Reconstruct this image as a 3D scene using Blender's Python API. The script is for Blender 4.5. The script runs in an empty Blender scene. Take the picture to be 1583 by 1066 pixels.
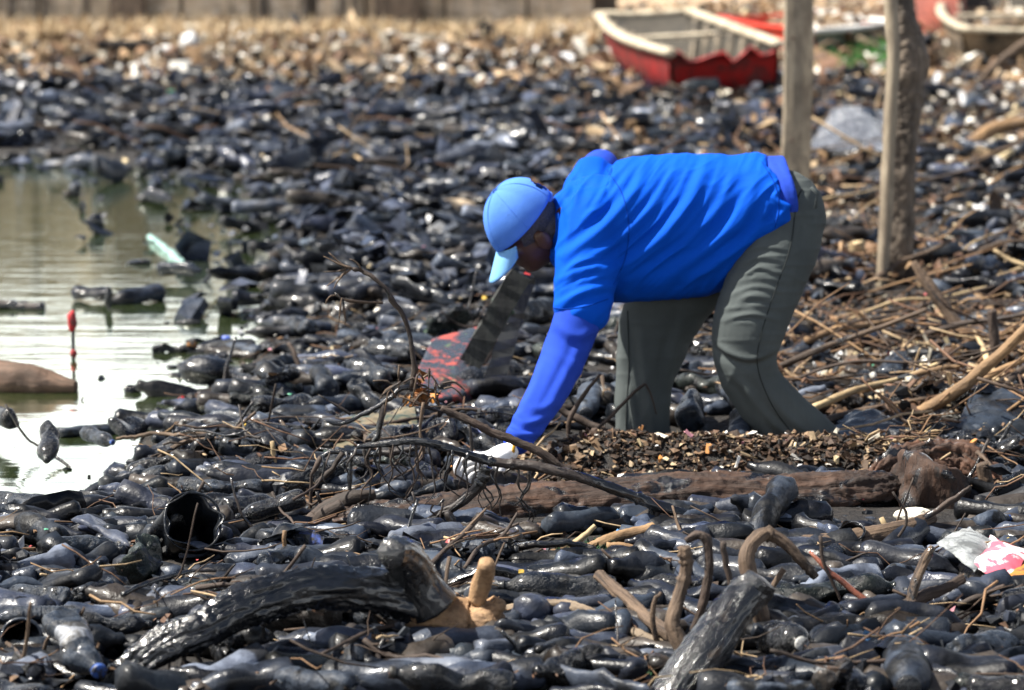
import bpy, math, random
import numpy as np
from mathutils import Vector, Matrix
R = math.radians
rnd = random.Random(7)
nr = np.random.RandomState(11)
sc = bpy.context.scene
col = sc.collection

# ---------------------------------------------------------------- camera, sky, sun, exposure
FPX, W0, H0, CZ, PITCH = 4500.0, 1583.0, 1066.0, 1.85, math.atan(648/4500)
cd = bpy.data.cameras.new('camera'); cam = bpy.data.objects.new('camera', cd); col.objects.link(cam)
cam.location = (0, 0, CZ); cam.rotation_euler = (math.pi/2 - PITCH, 0, 0)
cd.sensor_width = 36; cd.lens = 36*FPX/W0; cd.clip_end = 2000; cd.clip_start = .1
cd.dof.use_dof = True; cd.dof.focus_distance = 8.5; cd.dof.aperture_fstop = 3.1; cd.dof.aperture_blades = 8
sc.camera = cam
SUN_EL, SUN_AZ = R(56), R(-93)          # azimuth measured from +Y (away from the camera), negative = left
world = bpy.data.worlds.new("World"); sc.world = world; world.use_nodes = True
wn = world.node_tree; wn.nodes.clear()
sky = wn.nodes.new('ShaderNodeTexSky'); sky.sky_type = 'NISHITA'; sky.sun_disc = False
sky.sun_elevation = SUN_EL; sky.sun_rotation = SUN_AZ; sky.dust_density = 3.0; sky.air_density = 1.0
bg = wn.nodes.new('ShaderNodeBackground'); bg.inputs[1].default_value = .05
wo = wn.nodes.new('ShaderNodeOutputWorld')
tcw = wn.nodes.new('ShaderNodeTexCoord'); sx_ = wn.nodes.new('ShaderNodeSeparateXYZ'); hz = wn.nodes.new('ShaderNodeMapRange'); hz.interpolation_type = 'SMOOTHSTEP'
hz.inputs[1].default_value = .17; hz.inputs[2].default_value = .27; hz.inputs[3].default_value = 1.0; hz.inputs[4].default_value = 0.0   # white haze low over the horizon, all round
hm = wn.nodes.new('ShaderNodeMix'); hm.data_type = 'RGBA'; hm.inputs[7].default_value = (19.0, 19.4, 19.8, 1)
wn.links.new(tcw.outputs['Generated'], sx_.inputs[0]); wn.links.new(sx_.outputs[2], hz.inputs[0]); wn.links.new(hz.outputs[0], hm.inputs[0]); wn.links.new(sky.outputs[0], hm.inputs[6])
wn.links.new(hm.outputs[2], bg.inputs[0]); wn.links.new(bg.outputs[0], wo.inputs[0])
sd = bpy.data.lights.new('sun', 'SUN'); sun = bpy.data.objects.new('sun', sd); col.objects.link(sun)
sd.energy = 5.0; sd.angle = R(.5); sd.color = (1, .95, .86)
sdir = Vector((math.sin(SUN_AZ)*math.cos(SUN_EL), math.cos(SUN_AZ)*math.cos(SUN_EL), math.sin(SUN_EL)))
sun.rotation_euler = sdir.to_track_quat('Z', 'Y').to_euler(); sun.location = sdir*30
sc.view_settings.view_transform = 'Standard'; sc.view_settings.look = 'None'
sc.view_settings.gamma = 1; sc.view_settings.use_curve_mapping = False
sc.view_settings.exposure = 1.2
sc.cycles.max_bounces = 6; sc.cycles.transparent_max_bounces = 8; sc.cycles.caustics_reflective = False; sc.cycles.caustics_refractive = False

# ---------------------------------------------------------------- projection helpers (photo pixel -> world)
cp, sp = math.cos(PITCH), math.sin(PITCH)
def ray(px, py):
    a = (px - W0/2)/FPX; v = (py - H0/2)/FPX
    return Vector((a, cp - v*sp, -sp - v*cp))
def GP(px, py, z=0.0):
    d = ray(px, py); t = (z - CZ)/d.z
    return Vector((d.x*t, d.y*t, z))
def PY(px, py, Y):
    d = ray(px, py); t = Y/d.y
    return Vector((d.x*t, Y, CZ + d.z*t))
def P3(px, py, gy):                        # point seen at (px, py) standing above ground row gy
    return PY(px, py, GP(px, gy).y)
def proj(V):
    V = np.asarray(V, float); x, y, z = V[..., 0], V[..., 1], V[..., 2] - CZ
    f = y*cp - z*sp; u = y*sp + z*cp
    return W0/2 + FPX*x/f, H0/2 - FPX*u/f
def pxm(Y): return FPX/Y                   # pixels per metre at depth Y

# ---------------------------------------------------------------- noise
def vnoise(x, y, seed=0):
    x = np.asarray(x, float); y = np.asarray(y, float)
    xi = np.floor(x).astype(np.int64); yi = np.floor(y).astype(np.int64); fx = x-xi; fy = y-yi
    fx = fx*fx*(3-2*fx); fy = fy*fy*(3-2*fy)
    def h(a, b):
        n = (a*374761393 + b*668265263 + seed*1274126177) & 0x7fffffff
        n = ((n ^ (n >> 13))*1274126177) & 0x7fffffff
        return ((n ^ (n >> 16)) & 0xffff)/65535.0
    return (h(xi, yi)*(1-fx) + h(xi+1, yi)*fx)*(1-fy) + (h(xi, yi+1)*(1-fx) + h(xi+1, yi+1)*fx)*fy
def n3(V, s, seed):                        # cheap 3d noise, about -1..1
    return (vnoise(V[:, 0]*s + V[:, 2]*s*.7, V[:, 1]*s - V[:, 2]*s*.6, seed) + vnoise(V[:, 1]*s*1.1 + 9.3, V[:, 2]*s*1.1 + V[:, 0]*s*.5, seed+5) - 1)
def vn3(x, y, z, seed=0):
    zi = np.floor(z).astype(np.int64); fz = z-zi; fz = fz*fz*(3-2*fz); x = x+.37*y+.21*z; y = y-.31*x+.17*z
    def lay(q):
        xi = np.floor(x).astype(np.int64); yi = np.floor(y).astype(np.int64); fx = x-xi; fy = y-yi; fx = fx*fx*(3-2*fx); fy = fy*fy*(3-2*fy)
        def h(a, b):
            n = (a*374761393 + b*668265263 + q*974634777 + seed*1274126177) & 0x7fffffff; n = ((n ^ (n >> 13))*1274126177) & 0x7fffffff
            return ((n ^ (n >> 16)) & 0xffff)/65535.0
        return (h(xi, yi)*(1-fx)+h(xi+1, yi)*fx)*(1-fy)+(h(xi, yi+1)*(1-fx)+h(xi+1, yi+1)*fx)*fy
    return lay(zi)*(1-fz)+lay(zi+1)*fz
def sstep(a, b, x):
    t = np.clip((x-a)/(b-a), 0, 1); return t*t*(3-2*t)

# ---------------------------------------------------------------- mesh helpers
def mesh_np(name, V, F, attrs=None, smooth=True, mats=(), mi=None):
    """V (n,3); F a list of int arrays (m,3) or (m,4)"""
    V = np.asarray(V, np.float32)
    F = [np.asarray(f, np.int32) for f in (F if isinstance(F, (list, tuple)) else [F]) if len(f)]
    me = bpy.data.meshes.new(name)
    me.vertices.add(len(V)); me.vertices.foreach_set('co', V.ravel())
    idx = np.concatenate([f.ravel() for f in F]); tot = np.concatenate([np.full(len(f), f.shape[1], np.int32) for f in F])
    me.loops.add(len(idx)); me.loops.foreach_set('vertex_index', idx)
    me.polygons.add(len(tot)); me.polygons.foreach_set('loop_start', np.concatenate([[0], np.cumsum(tot)[:-1]]).astype(np.int32))
    me.polygons.foreach_set('loop_total', tot)
    me.polygons.foreach_set('use_smooth', np.full(len(tot), smooth))
    for m in mats: me.materials.append(m)
    if mi is not None: me.polygons.foreach_set('material_index', np.asarray(mi, np.int32))
    for k, a in (attrs or {}).items():
        a = np.asarray(a, np.float32)
        if k == 'tint':
            at = me.color_attributes.new(k, 'FLOAT_COLOR', 'POINT'); at.data.foreach_set('color', np.c_[a, np.ones(len(a))].astype(np.float32).ravel())
        else:
            at = me.attributes.new(k, 'FLOAT_VECTOR', 'POINT'); at.data.foreach_set('vector', a.ravel())
    me.update(calc_edges=True); me.validate()
    return me
def obj(name, me, mat=None, parent=None, loc=None, M=None):
    o = bpy.data.objects.new(name, me); col.objects.link(o)
    if mat is not None and me is not None and len(me.materials) == 0: me.materials.append(mat)
    if parent is not None: o.parent = parent
    if M is not None: o.matrix_world = M if parent is None else M
    elif loc is not None: o.location = loc
    return o
def recentre(me, o):                       # put the object's origin at the base of its geometry
    n = len(me.vertices); a = np.empty(n*3, np.float32); me.vertices.foreach_get('co', a); a = a.reshape(-1, 3)
    c = np.array([(a[:, 0].min()+a[:, 0].max())/2, (a[:, 1].min()+a[:, 1].max())/2, a[:, 2].min()])
    me.vertices.foreach_set('co', (a-c).astype(np.float32).ravel()); me.update(); o.location = Vector(c.tolist()) + o.location
LAND = []                                  # landmarks for wording: (phrase, px, py)
def tag(o, label, cat, group=None, kind=None):
    if label: o['label'] = label
    if cat: o['category'] = cat
    if group: o['group'] = group
    if kind: o['kind'] = kind
    return o
def empty(name, loc, label=None, cat=None, group=None):
    o = bpy.data.objects.new(name, None); col.objects.link(o); o.location = loc; o.empty_display_size = .1
    return tag(o, label, cat, group)
def child(name, V, F, mat, parent, attrs=None, smooth=True):   # V in world space, parent an unrotated empty
    V = np.asarray(V, float) - np.array(parent.location)
    return obj(name, mesh_np(name, V, F, attrs, smooth), mat, parent)

def tube(pts, rad, sides=8, seed=0, rough=0.0, rfreq=14, cap=True, flat=None):
    """swept tube; returns V, [quads, tris], grain coordinates"""
    P = np.array([list(p) for p in pts], float); n = len(P)
    rad = np.broadcast_to(np.asarray(rad, float), (n,)) if np.ndim(rad) else np.full(n, rad)
    T = np.gradient(P, axis=0); T /= np.linalg.norm(T, axis=1)[:, None] + 1e-9
    a = np.array([0, 0, 1.]) if abs(T[0, 2]) < .9 else np.array([1., 0, 0])
    N = np.zeros_like(P); N[0] = np.cross(T[0], a); N[0] /= np.linalg.norm(N[0])
    for i in range(1, n):
        v = N[i-1] - T[i]*np.dot(N[i-1], T[i]); N[i] = v/(np.linalg.norm(v)+1e-9)
    B = np.cross(T, N)
    th = np.linspace(0, 2*np.pi, sides, endpoint=False)
    S = np.r_[0, np.cumsum(np.linalg.norm(np.diff(P, axis=0), axis=1))]
    rr = rad[:, None]*np.ones(sides)[None]
    if rough:
        A, SS = np.meshgrid(th, S)
        rr = rr*(1 + rough*(vnoise(np.cos(A)*1.7+SS*rfreq, np.sin(A)*1.7+3+SS*rfreq*.3, seed)*2-1) + rough*.6*(vnoise(np.cos(A)*4+SS*rfreq*2.3, np.sin(A)*4+7, seed+3)*2-1))
    fl = 1.0 if flat is None else flat
    V = P[:, None] + rr[..., None]*(np.cos(th)[None, :, None]*N[:, None] + fl*np.sin(th)[None, :, None]*B[:, None])
    G = np.stack([np.broadcast_to(np.cos(th), (n, sides))*rad[:, None], np.broadcast_to(np.sin(th), (n, sides))*rad[:, None], np.broadcast_to(S[:, None], (n, sides))], -1) + seed*.37
    V = V.reshape(-1, 3); G = G.reshape(-1, 3)
    i = np.arange(n-1)[:, None]*sides; j = np.arange(sides)[None]; k = (j+1) % sides
    Q = np.stack([i+j, i+k, i+sides+k, i+sides+j], -1).reshape(-1, 4)
    Tt = np.zeros((0, 3), int)
    if cap:
        V = np.vstack([V, P[0]-T[0]*rad[0]*.15, P[-1]+T[-1]*rad[-1]*.15]); G = np.vstack([G, G[0], G[-1]])
        c0, c1 = n*sides, n*sides+1; jj = np.arange(sides); kk = (jj+1) % sides
        Tt = np.vstack([np.stack([np.full(sides, c0), kk, jj], -1), np.stack([np.full(sides, c1), (n-1)*sides+jj, (n-1)*sides+kk], -1)])
    return V, [Q, Tt], G
def spline(pts, n):                        # Catmull-Rom through points
    P = np.array([list(p) for p in pts], float)
    if len(P) == 2: return P[0] + (P[1]-P[0])*np.linspace(0, 1, n)[:, None]
    P = np.vstack([2*P[0]-P[1], P, 2*P[-1]-P[-2]]); m = len(P)-3
    out = []
    for u in np.linspace(0, m-1e-6, n):
        i = int(u); t = u-i; a, b, c, d = P[i:i+4]
        out.append(.5*((2*b)+(c-a)*t+(2*a-5*b+4*c-d)*t*t+(3*b-a-3*c+d)*t**3))
    return np.array(out)
class Join:                                # many pieces into one mesh
    def __init__(s): s.V = []; s.Q = []; s.T = []; s.G = []; s.C = []; s.n = 0
    def add(s, V, F, G=None, c=(1, 1, 1)):
        V = np.asarray(V, float)
        for f in (F if isinstance(F, (list, tuple)) else [F]):
            if len(f): (s.Q if f.shape[1] == 4 else s.T).append(f + s.n)
        s.V.append(V); s.G.append(G if G is not None else V); s.C.append(np.tile(c, (len(V), 1))); s.n += len(V)
    def mesh(s, name, smooth=True, tint=True, off=None):
        V = np.vstack(s.V); F = ([np.vstack(s.Q)] if s.Q else []) + ([np.vstack(s.T)] if s.T else [])
        if off is not None: V = V - np.array(off)
        at = {'gc': np.vstack(s.G)}
        if tint: at['tint'] = np.vstack(s.C)
        return mesh_np(name, V, F, at, smooth)
def box_vf(c, s, M=None):
    V = np.array([[x, y, z] for x in (-.5, .5) for y in (-.5, .5) for z in (-.5, .5)])*np.array(s)
    if M is not None: V = V @ np.array(M.to_3x3()).T
    return V + np.array(c), np.array([[0, 1, 3, 2], [4, 6, 7, 5], [0, 4, 5, 1], [2, 3, 7, 6], [0, 2, 6, 4], [1, 5, 7, 3]])
def ico(sub=2):
    import bmesh
    b = bmesh.new(); bmesh.ops.create_icosphere(b, subdivisions=sub, radius=1)
    V = np.array([v.co[:] for v in b.verts]); F = np.array([[v.index for v in f.verts] for f in b.faces]); b.free(); return V, F
ICO = {i: ico(i) for i in (1, 2, 3, 4)}
def lump(size, seed, sub=3, amp=.25, freq=1.3, facet=0):
    V, F = ICO[sub]; V = V.copy()
    k = 1 + amp*n3(V+3, freq, seed) + amp*.45*n3(V+3, freq*2.7, seed+1) + amp*.2*n3(V+3, freq*6, seed+2)
    if facet:
        g = np.random.RandomState(seed)
        for _ in range(facet):
            d = g.normal(size=3); d /= np.linalg.norm(d); q = V@d; V = V - np.clip(q-g.uniform(.55, .8), 0, 1)[:, None]*d
    V = V*k[:, None]*np.array(size)
    return V, [F]
def rot_z(a): return np.array([[math.cos(a), -math.sin(a), 0], [math.sin(a), math.cos(a), 0], [0, 0, 1]])
def rot_any(g):
    q = g.normal(size=4); q /= np.linalg.norm(q); w, x, y, z = q
    return np.array([[1-2*(y*y+z*z), 2*(x*y-z*w), 2*(x*z+y*w)], [2*(x*y+z*w), 1-2*(x*x+z*z), 2*(y*z-x*w)], [2*(x*z-y*w), 2*(y*z+x*w), 1-2*(x*x+y*y)]])

# ---------------------------------------------------------------- materials
class NT:
    def __init__(s, name):
        s.m = bpy.data.materials.new(name); s.m.use_nodes = True; s.t = s.m.node_tree; s.t.nodes.clear()
        s.out = s.n('OutputMaterial'); s.p = s.n('BsdfPrincipled'); s.l(s.p.outputs[0], s.out.inputs[0])
    def n(s, t, **k):
        x = s.t.nodes.new('ShaderNode'+t)
        for a, b in k.items(): setattr(x, a, b)
        return x
    def l(s, a, b): s.t.links.new(a, b)
    def coord(s, mode='Object', scale=(1, 1, 1), rand=True):
        mp = s.n('Mapping'); mp.inputs[3].default_value = scale
        if mode == 'gc':
            a = s.n('Attribute'); a.attribute_name = 'gc'; s.l(a.outputs['Vector'], mp.inputs[0])
        elif mode == 'World':
            g = s.n('NewGeometry'); s.l(g.outputs['Position'], mp.inputs[0])
        else:
            c = s.n('TexCoord'); s.l(c.outputs[mode], mp.inputs[0])
        if rand and mode != 'World':
            oi = s.n('ObjectInfo'); mu = s.n('Math', operation='MULTIPLY'); mu.inputs[1].default_value = 37.0
            s.l(oi.outputs['Random'], mu.inputs[0]); s.l(mu.outputs[0], mp.inputs[1])
        return mp.outputs[0]
    def noise(s, vec, scale, detail=4, rough=.6, dist=0):
        x = s.n('TexNoise'); x.inputs['Scale'].default_value = scale; x.inputs['Detail'].default_value = detail
        x.inputs['Roughness'].default_value = rough; x.inputs['Distortion'].default_value = dist
        s.l(vec, x.inputs['Vector']); return x.outputs['Fac']
    def ramp(s, fac, stops):
        x = s.n('ValToRGB'); e = x.color_ramp.elements
        while len(e) < len(stops): e.new(.5)
        for i, (p, c) in enumerate(stops):
            e[i].position = p; e[i].color = (c, c, c, 1) if not hasattr(c, '__len__') else (*c, 1)
        s.l(fac, x.inputs[0]); return x.outputs[0]
    def mix(s, f, a, b, blend='MIX'):
        x = s.n('Mix', data_type='RGBA', blend_type=blend)
        for sock, v in ((x.inputs[0], f), (x.inputs[6], a), (x.inputs[7], b)):
            if hasattr(v, 'is_linked') or hasattr(v, 'node'): s.l(v, sock)
            elif hasattr(v, '__len__'): sock.default_value = (*v, 1)
            else: sock.default_value = v
        return x.outputs[2]
    def bump(s, h, strength, dist=.01, normal=None):
        b = s.n('Bump'); b.inputs['Strength'].default_value = strength; b.inputs['Distance'].default_value = dist
        s.l(h, b.inputs['Height'])
        if normal is not None: s.l(normal, b.inputs['Normal'])
        return b.outputs[0]
    def set(s, **k):
        for a, v in k.items():
            i = s.p.inputs[a.replace('_', ' ')]
            if hasattr(v, 'node'): s.l(v, i)
            else: i.default_value = (*v, 1) if hasattr(v, '__len__') and len(v) == 3 else v
        return s.m
TARC = (.0045, .005, .006)
def m_tar(name, lo=(.014, .017, .023), hi=(.05, .06, .075), rough=(.22, .55), scale=9, coat=.15, bmp=.25, tint=False, under=None, uth=.66):
    t = NT(name); c = t.coord('Object')
    a = t.noise(c, scale, 5, .6); b = t.noise(c, scale*7, 4, .65); d = t.noise(c, scale*.45, 3, .5, 1.0)
    base = t.mix(t.ramp(a, [(.35, 0), (.68, 1)]), lo, hi)
    base = t.mix(t.ramp(d, [(.52, 0), (.62, 1)]), base, TARC)
    if under is not None:                  # worn spots where the plastic or dirt beneath shows
        base = t.mix(t.ramp(t.noise(c, scale*1.6, 6, .7, .6), [(uth, 0), (uth+.05, 1)]), base, under)
    if tint:
        at = t.n('Attribute'); at.attribute_name = 'tint'; base = t.mix(1.0, base, at.outputs['Color'], 'MULTIPLY')
    oi = t.n('ObjectInfo'); vv = t.ramp(oi.outputs['Random'], [(0, .3), (.6, .9), (1, 1.5)]); base = t.mix(1.0, base, vv, 'MULTIPLY')
    ro = t.ramp(t.noise(c, scale*1.3, 4), [(.38, rough[0]), (.62, rough[1])])
    bb = t.bump(b, bmp, .004, t.bump(a, bmp*1.2, .02))
    return t.set(Base_Color=base, Roughness=ro, Normal=bb, Specular_IOR_Level=.28, Coat_Weight=coat, Coat_Roughness=.10)
def m_wood(name, c1, c2, dark=(.02, .014, .01), tar=.0, rough=.75, crack=.6, tint=False, mode='gc', gs=(60, 60, 5), bmp=.7):
    t = NT(name); c = t.coord(mode, gs); cl = t.coord(mode, (9, 9, 4))
    g = t.noise(c, 1.0, 6, .65, .5); p = t.noise(cl, 1.0, 5, .6)
    base = t.mix(t.ramp(g, [(.3, 0), (.7, 1)]), c1, c2)
    base = t.mix(t.ramp(g, [(.28, crack), (.42, 0)]), base, dark)
    base = t.mix(t.ramp(p, [(.35, .75), (.62, 0)]), base, dark)
    if tint:
        at = t.n('Attribute'); at.attribute_name = 'tint'; base = t.mix(1.0, base, at.outputs['Color'], 'MULTIPLY')
    ro = rough; coat = 0.0; nb = t.bump(g, bmp, .006)
    if tar > 0:
        q = t.noise(cl, .8, 7, .68, .8); th = 1-tar
        mk = t.ramp(q, [(th*.5+.22, 0), (th*.5+.27, 1)])
        base = t.mix(mk, base, TARC); ro = t.mix(mk, (rough,)*3, (.17,)*3); coat = mk
        nb = t.bump(t.noise(t.coord('Object', (1, 1, 1)), 70, 4, .7), .5, .006, nb)
        t.set(Coat_Weight=t.mix(mk, (0, 0, 0), (.7, .7, .7)), Coat_Roughness=.1)
    return t.set(Base_Color=base, Roughness=ro, Normal=nb)
def m_plain(name, c, rough=.6, var=.35, scale=14, bmp=.3, dirt=.0, spec=.5, sub=None, mode='Object', dc=(.03, .028, .024)):
    t = NT(name); v = t.coord(mode)
    a = t.noise(v, scale, 5, .62); c2 = tuple(x*(1-var) for x in c)
    base = t.mix(t.ramp(a, [(.3, 0), (.7, 1)]), c2, c)
    if dirt: base = t.mix(t.ramp(t.noise(v, scale*.55, 7, .7, .7), [(.62-dirt*.35, 0), (.72-dirt*.3, 1)]), base, dc)
    return t.set(Base_Color=base, Roughness=rough, Normal=t.bump(a, bmp, .008), Specular_IOR_Level=spec)
def m_cloth(name, c, weave=900, rough=.85, var=.12, stain=0, sheen=.0):
    t = NT(name); v = t.coord('Object', rand=False); a = t.noise(v, 6, 4); w = t.noise(v, weave, 2)
    base = t.mix(t.ramp(a, [(.3, 0), (.7, 1)]), tuple(x*(1-var) for x in c), c)
    base = t.mix(t.ramp(w, [(.3, .25), (.6, 0)]), base, tuple(x*.5 for x in c))
    if stain: base = t.mix(t.ramp(t.noise(v, 26, 6, .7, .5), [(.66, 0), (.74, stain)]), base, (.02, .02, .025))
    return t.set(Base_Color=base, Roughness=rough, Normal=t.bump(w, .25, .002, t.bump(t.noise(v, 35, 3), .12, .01)), Sheen_Weight=sheen, Specular_IOR_Level=.12)
def m_vcol(name, rough=.7, var=.5, scale=40, bmp=.5, spec=.4):
    t = NT(name); at = t.n('Attribute'); at.attribute_name = 'tint'; v = t.coord('World'); a = t.noise(v, scale, 4)
    base = t.mix(1.0, at.outputs['Color'], t.ramp(a, [(.3, 1-var), (.7, 1.1)]), 'MULTIPLY')
    return t.set(Base_Color=base, Roughness=rough, Normal=t.bump(a, bmp, .006), Specular_IOR_Level=spec)

TAR = [m_tar('oily_plastic_slate', (.006, .008, .011), (.026, .034, .048), (.18, .55), 9, .3, .5), m_tar('oily_plastic_black', (.003, .0035, .005), (.010, .012, .017), (.10, .42), 11, .5, .7),
       m_tar('oily_plastic_bluegrey', (.016, .021, .032), (.045, .058, .08), (.35, .65), 8, .0, .35),
       m_tar('oily_plastic_greenish', (.007, .010, .009), (.024, .032, .028), (.22, .5), 10, .2, .5, under=(.03, .10, .07), uth=.66),
       m_tar('oily_plastic_brown', (.010, .008, .007), (.035, .027, .021), (.25, .6), 10, .15, .5, under=(.14, .09, .055), uth=.62),
       m_tar('dirty_clear_plastic', (.16, .16, .15), (.42, .42, .40), (.15, .5), 9, .3, .4, under=(.06, .04, .03), uth=.5),
       m_tar('dirty_green_plastic', (.012, .045, .02), (.03, .12, .05), (.15, .5), 9, .3, .4, under=(.02, .02, .02), uth=.52),
       m_tar('dirty_amber_plastic', (.06, .022, .008), (.17, .07, .025), (.15, .5), 9, .3, .4, under=(.02, .018, .015), uth=.52)]
M = dict(
    cap_dark=m_tar('oily_cap', (.01, .011, .014), (.03, .035, .045), (.2, .4), 40, .2),
    log_tar=m_wood('tar_log', (.13, .07, .035), (.24, .14, .07), tar=.84, gs=(45, 45, 6), bmp=1.0),
    log_brown=m_wood('rotten_log', (.020, .011, .008), (.10, .048, .026), (.004, .003, .003), tar=.42, gs=(60, 60, 4), bmp=1.3, crack=1.0),
    root=m_wood('bare_root_wood', (.30, .165, .08), (.50, .32, .17), (.04, .024, .015), tar=.15, gs=(35, 35, 35), crack=.5, bmp=1.0),
    stub=m_wood('stub_bark', (.022, .015, .011), (.06, .04, .028), (.004, .003, .003), tar=.78, crack=1.0, bmp=1.4),
    br_black=m_wood('black_branch', (.018, .014, .012), (.05, .036, .03), (.004, .003, .003), tar=.5, rough=.5),
    br_brown=m_wood('brown_branch', (.07, .043, .028), (.20, .135, .085), (.014, .009, .007), tar=.3, crack=1.0, bmp=1.4),
    br_dark=m_wood('dark_branch', (.028, .018, .013), (.085, .055, .04), (.01, .007, .005), tar=.25),
    br_pale=m_wood('pale_stick', (.36, .26, .13), (.62, .48, .28), (.12, .075, .04), crack=.3),
    br_tan=m_wood('tan_stick', (.20, .115, .05), (.38, .235, .115), (.05, .03, .018), tar=.2),
    post=m_wood('weathered_post', (.24, .195, .135), (.42, .35, .25), (.09, .065, .045), crack=.5, gs=(55, 55, 3.5), mode='gc'),
    post_dark=m_wood('rough_post', (.10, .078, .058), (.22, .17, .125), (.022, .017, .013), crack=.8, gs=(40, 40, 3), mode='gc', bmp=1.2),
    chips=m_vcol('litter_pieces'), dry=m_vcol('dry_grass', .8, .3), scraps=m_vcol('plastic_scraps', .4, .2, 25, .2),
    tar_litter=m_tar('oily_litter', (.008, .010, .015), (.034, .042, .058), (.25, .6), 8, .15, .5, tint=True),
    foam=m_plain('dirty_foam', (.78, .74, .62), .8, .12, 30, .5, .25),
    white=m_plain('white_plastic', (.8, .8, .78), .45, .15, 20, .3, .3),
    rock=m_plain('tan_rock', (.42, .33, .23), .85, .4, 9, .8, .3, dc=(.07, .055, .04)),
    rock_dark=m_plain('dark_rock', (.11, .08, .055), .85, .5, 9, .8, .4), rust=m_plain('rust_brown', (.13, .05, .025), .7, .5, 20, .8, .4),
    tyre=m_plain('black_rubber', (.016, .016, .017), .6, .4, 30, .3),
    pinkrag=m_plain('pink_rag', (.6, .16, .2), .8, .3, 20, .4, .2), redrag=m_plain('red_rag', (.5, .015, .02), .7, .3, 20, .4, .2),
    yellow=m_plain('yellow_plastic', (.75, .5, .05), .5, .2, 20, .3, .15), orange=m_plain('orange_rind', (.5, .2, .03), .6, .3, 30, .5, .3),
    teal=m_plain('pale_teal_plastic', (.30, .48, .44), .5, .2, 30, .3, .2), cyanbit=m_plain('cyan_foam', (.35, .62, .62), .7, .2, 30, .3, .2),
    pink=m_plain('pink_ball', (.75, .16, .22), .4, .1), blue=m_plain('blue_bit', (.06, .12, .5), .4, .2),
    brick=m_plain('brick_piece', (.42, .2, .12), .85, .3, 25, .6, .25),
    leaf=m_plain('dry_leaf', (.26, .1, .025), .6, .5, 30, .5, .35), weed=m_plain('wet_weed', (.02, .11, .03), .35, .6, 30, .5, .3),
    slime=m_plain('green_slime', (.10, .18, .13), .4, .6, 30, .8, .45, dc=(.012, .016, .014)),
    sheetbag=m_plain('grey_film', (.2, .21, .22), .25, .4, 14, .4, .4),
)

# ---------------------------------------------------------------- ground, water
shY = [0, 225, 245, 290, 340, 420, 500, 545, 570, 620, 670, 700, 740, 775, 805, 830, 1200]
shX = [-900, -900, 120, 395, 450, 470, 450, 380, 410, 385, 330, 240, 240, 215, 110, -900, -900]
def shore(py): return np.interp(py, shY, shX)
def mound(x, y):
    px, _ = proj(np.stack([x, y, np.zeros_like(x)], -1))
    return np.exp(-((y-9.52)/.17)**2)*sstep(780, 900, px)*(1-sstep(1370, 1480, px))
def ground(x, y):
    x = np.asarray(x, float); y = np.asarray(y, float)
    px, py = proj(np.stack([x, np.maximum(y, 3), np.zeros_like(x)], -1))
    py = np.where(y < 6.5, 1100, py)
    wet = 1 - sstep(-30, 30, px - shore(py) + 90*(vnoise(x*2.2, y*1.1, 4)-.5) + 40*(vnoise(x*7, y*4, 6)-.5))
    z = .035 + .05*(vnoise(x*1.3, y*1.3, 1)-.3) + .025*vnoise(x*6, y*6, 2)
    z = z + .04*sstep(1.6, 3.5, x)*sstep(10, 16, y)
    z = z*(1-wet) - .16*wet
    z = z + .12*mound(x, y)
    z = z + np.clip(y-50, 0, 400)*.05 + np.clip(y-36, 0, 60)*.06*sstep(2, 6, x) + .15*sstep(38, 47, y)*(vnoise(x*.8, y*.8, 8))
    return z
ys = np.concatenate([np.arange(-30, 6, 1.5), np.arange(6, 15, .06), 15*1.012**np.arange(0, 275)])
xp = np.concatenate([np.arange(0, 3.2, .06), 3.2*1.05**np.arange(0, 80)]); xs = np.concatenate([-xp[:0:-1], xp])
XX, YY = np.meshgrid(xs, ys); V = np.stack([XX, YY, ground(XX, YY)], -1).reshape(-1, 3)
nx = len(xs); i = np.arange(len(ys)-1)[:, None]*nx + np.arange(nx-1)[None]
t = NT('muddy_ground'); c = t.coord('World'); a = t.noise(c, 3, 6, .65); b = t.noise(c, 28, 6, .7); e = t.noise(c, .35, 3)
base = t.mix(t.ramp(a, [(.35, 0), (.65, 1)]), (.004, .004, .0045), (.016, .013, .011)); base = t.mix(t.ramp(b, [(.5, 0), (.7, .6)]), base, (.055, .04, .028))
far = t.n('SeparateXYZ'); t.l(c, far.inputs[0]); mr = t.n('MapRange'); mr.inputs[1].default_value = 38; mr.inputs[2].default_value = 46; t.l(far.outputs[1], mr.inputs[0])
base = t.mix(mr.outputs[0], base, t.mix(t.ramp(a, [(.4, 0), (.6, 1)]), (.22, .15, .085), (.46, .33, .2)))
t.set(Base_Color=base, Roughness=t.ramp(b, [(.4, .35), (.6, .8)]), Normal=t.bump(b, .9, .03))
g = obj('ground', mesh_np('ground', V, np.stack([i, i+1, i+nx+1, i+nx], -1).reshape(-1, 4)), t.m); tag(g, None, None, kind='structure')
t = NT('oily_water'); c = t.coord('World', (.6, 2.2, 1)); w1 = t.noise(c, 5, 4, .55, .3); w2 = t.noise(t.coord('World', (.5, 3.5, 1)), 1.6, 3)
film = t.ramp(t.noise(t.coord('World', (.35, 2.4, 1)), 1.1, 5, .62), [(.52, 0), (.6, 1)])
t.set(Base_Color=t.mix(film, (.045, .065, .022), (.10, .125, .06)), Roughness=t.mix(film, (.03,)*3, (.13,)*3), IOR=1.5, Specular_IOR_Level=.8,
      Normal=t.bump(w1, .10, .02, t.bump(w2, .1, .05)))
gl_ = t.n('BsdfGlossy'); gl_.inputs['Color'].default_value = (.92, .96, .86, 1); gl_.inputs['Roughness'].default_value = .04; t.l(t.bump(w1, .07, .02, t.bump(w2, .08, .05)), gl_.inputs['Normal'])
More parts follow.
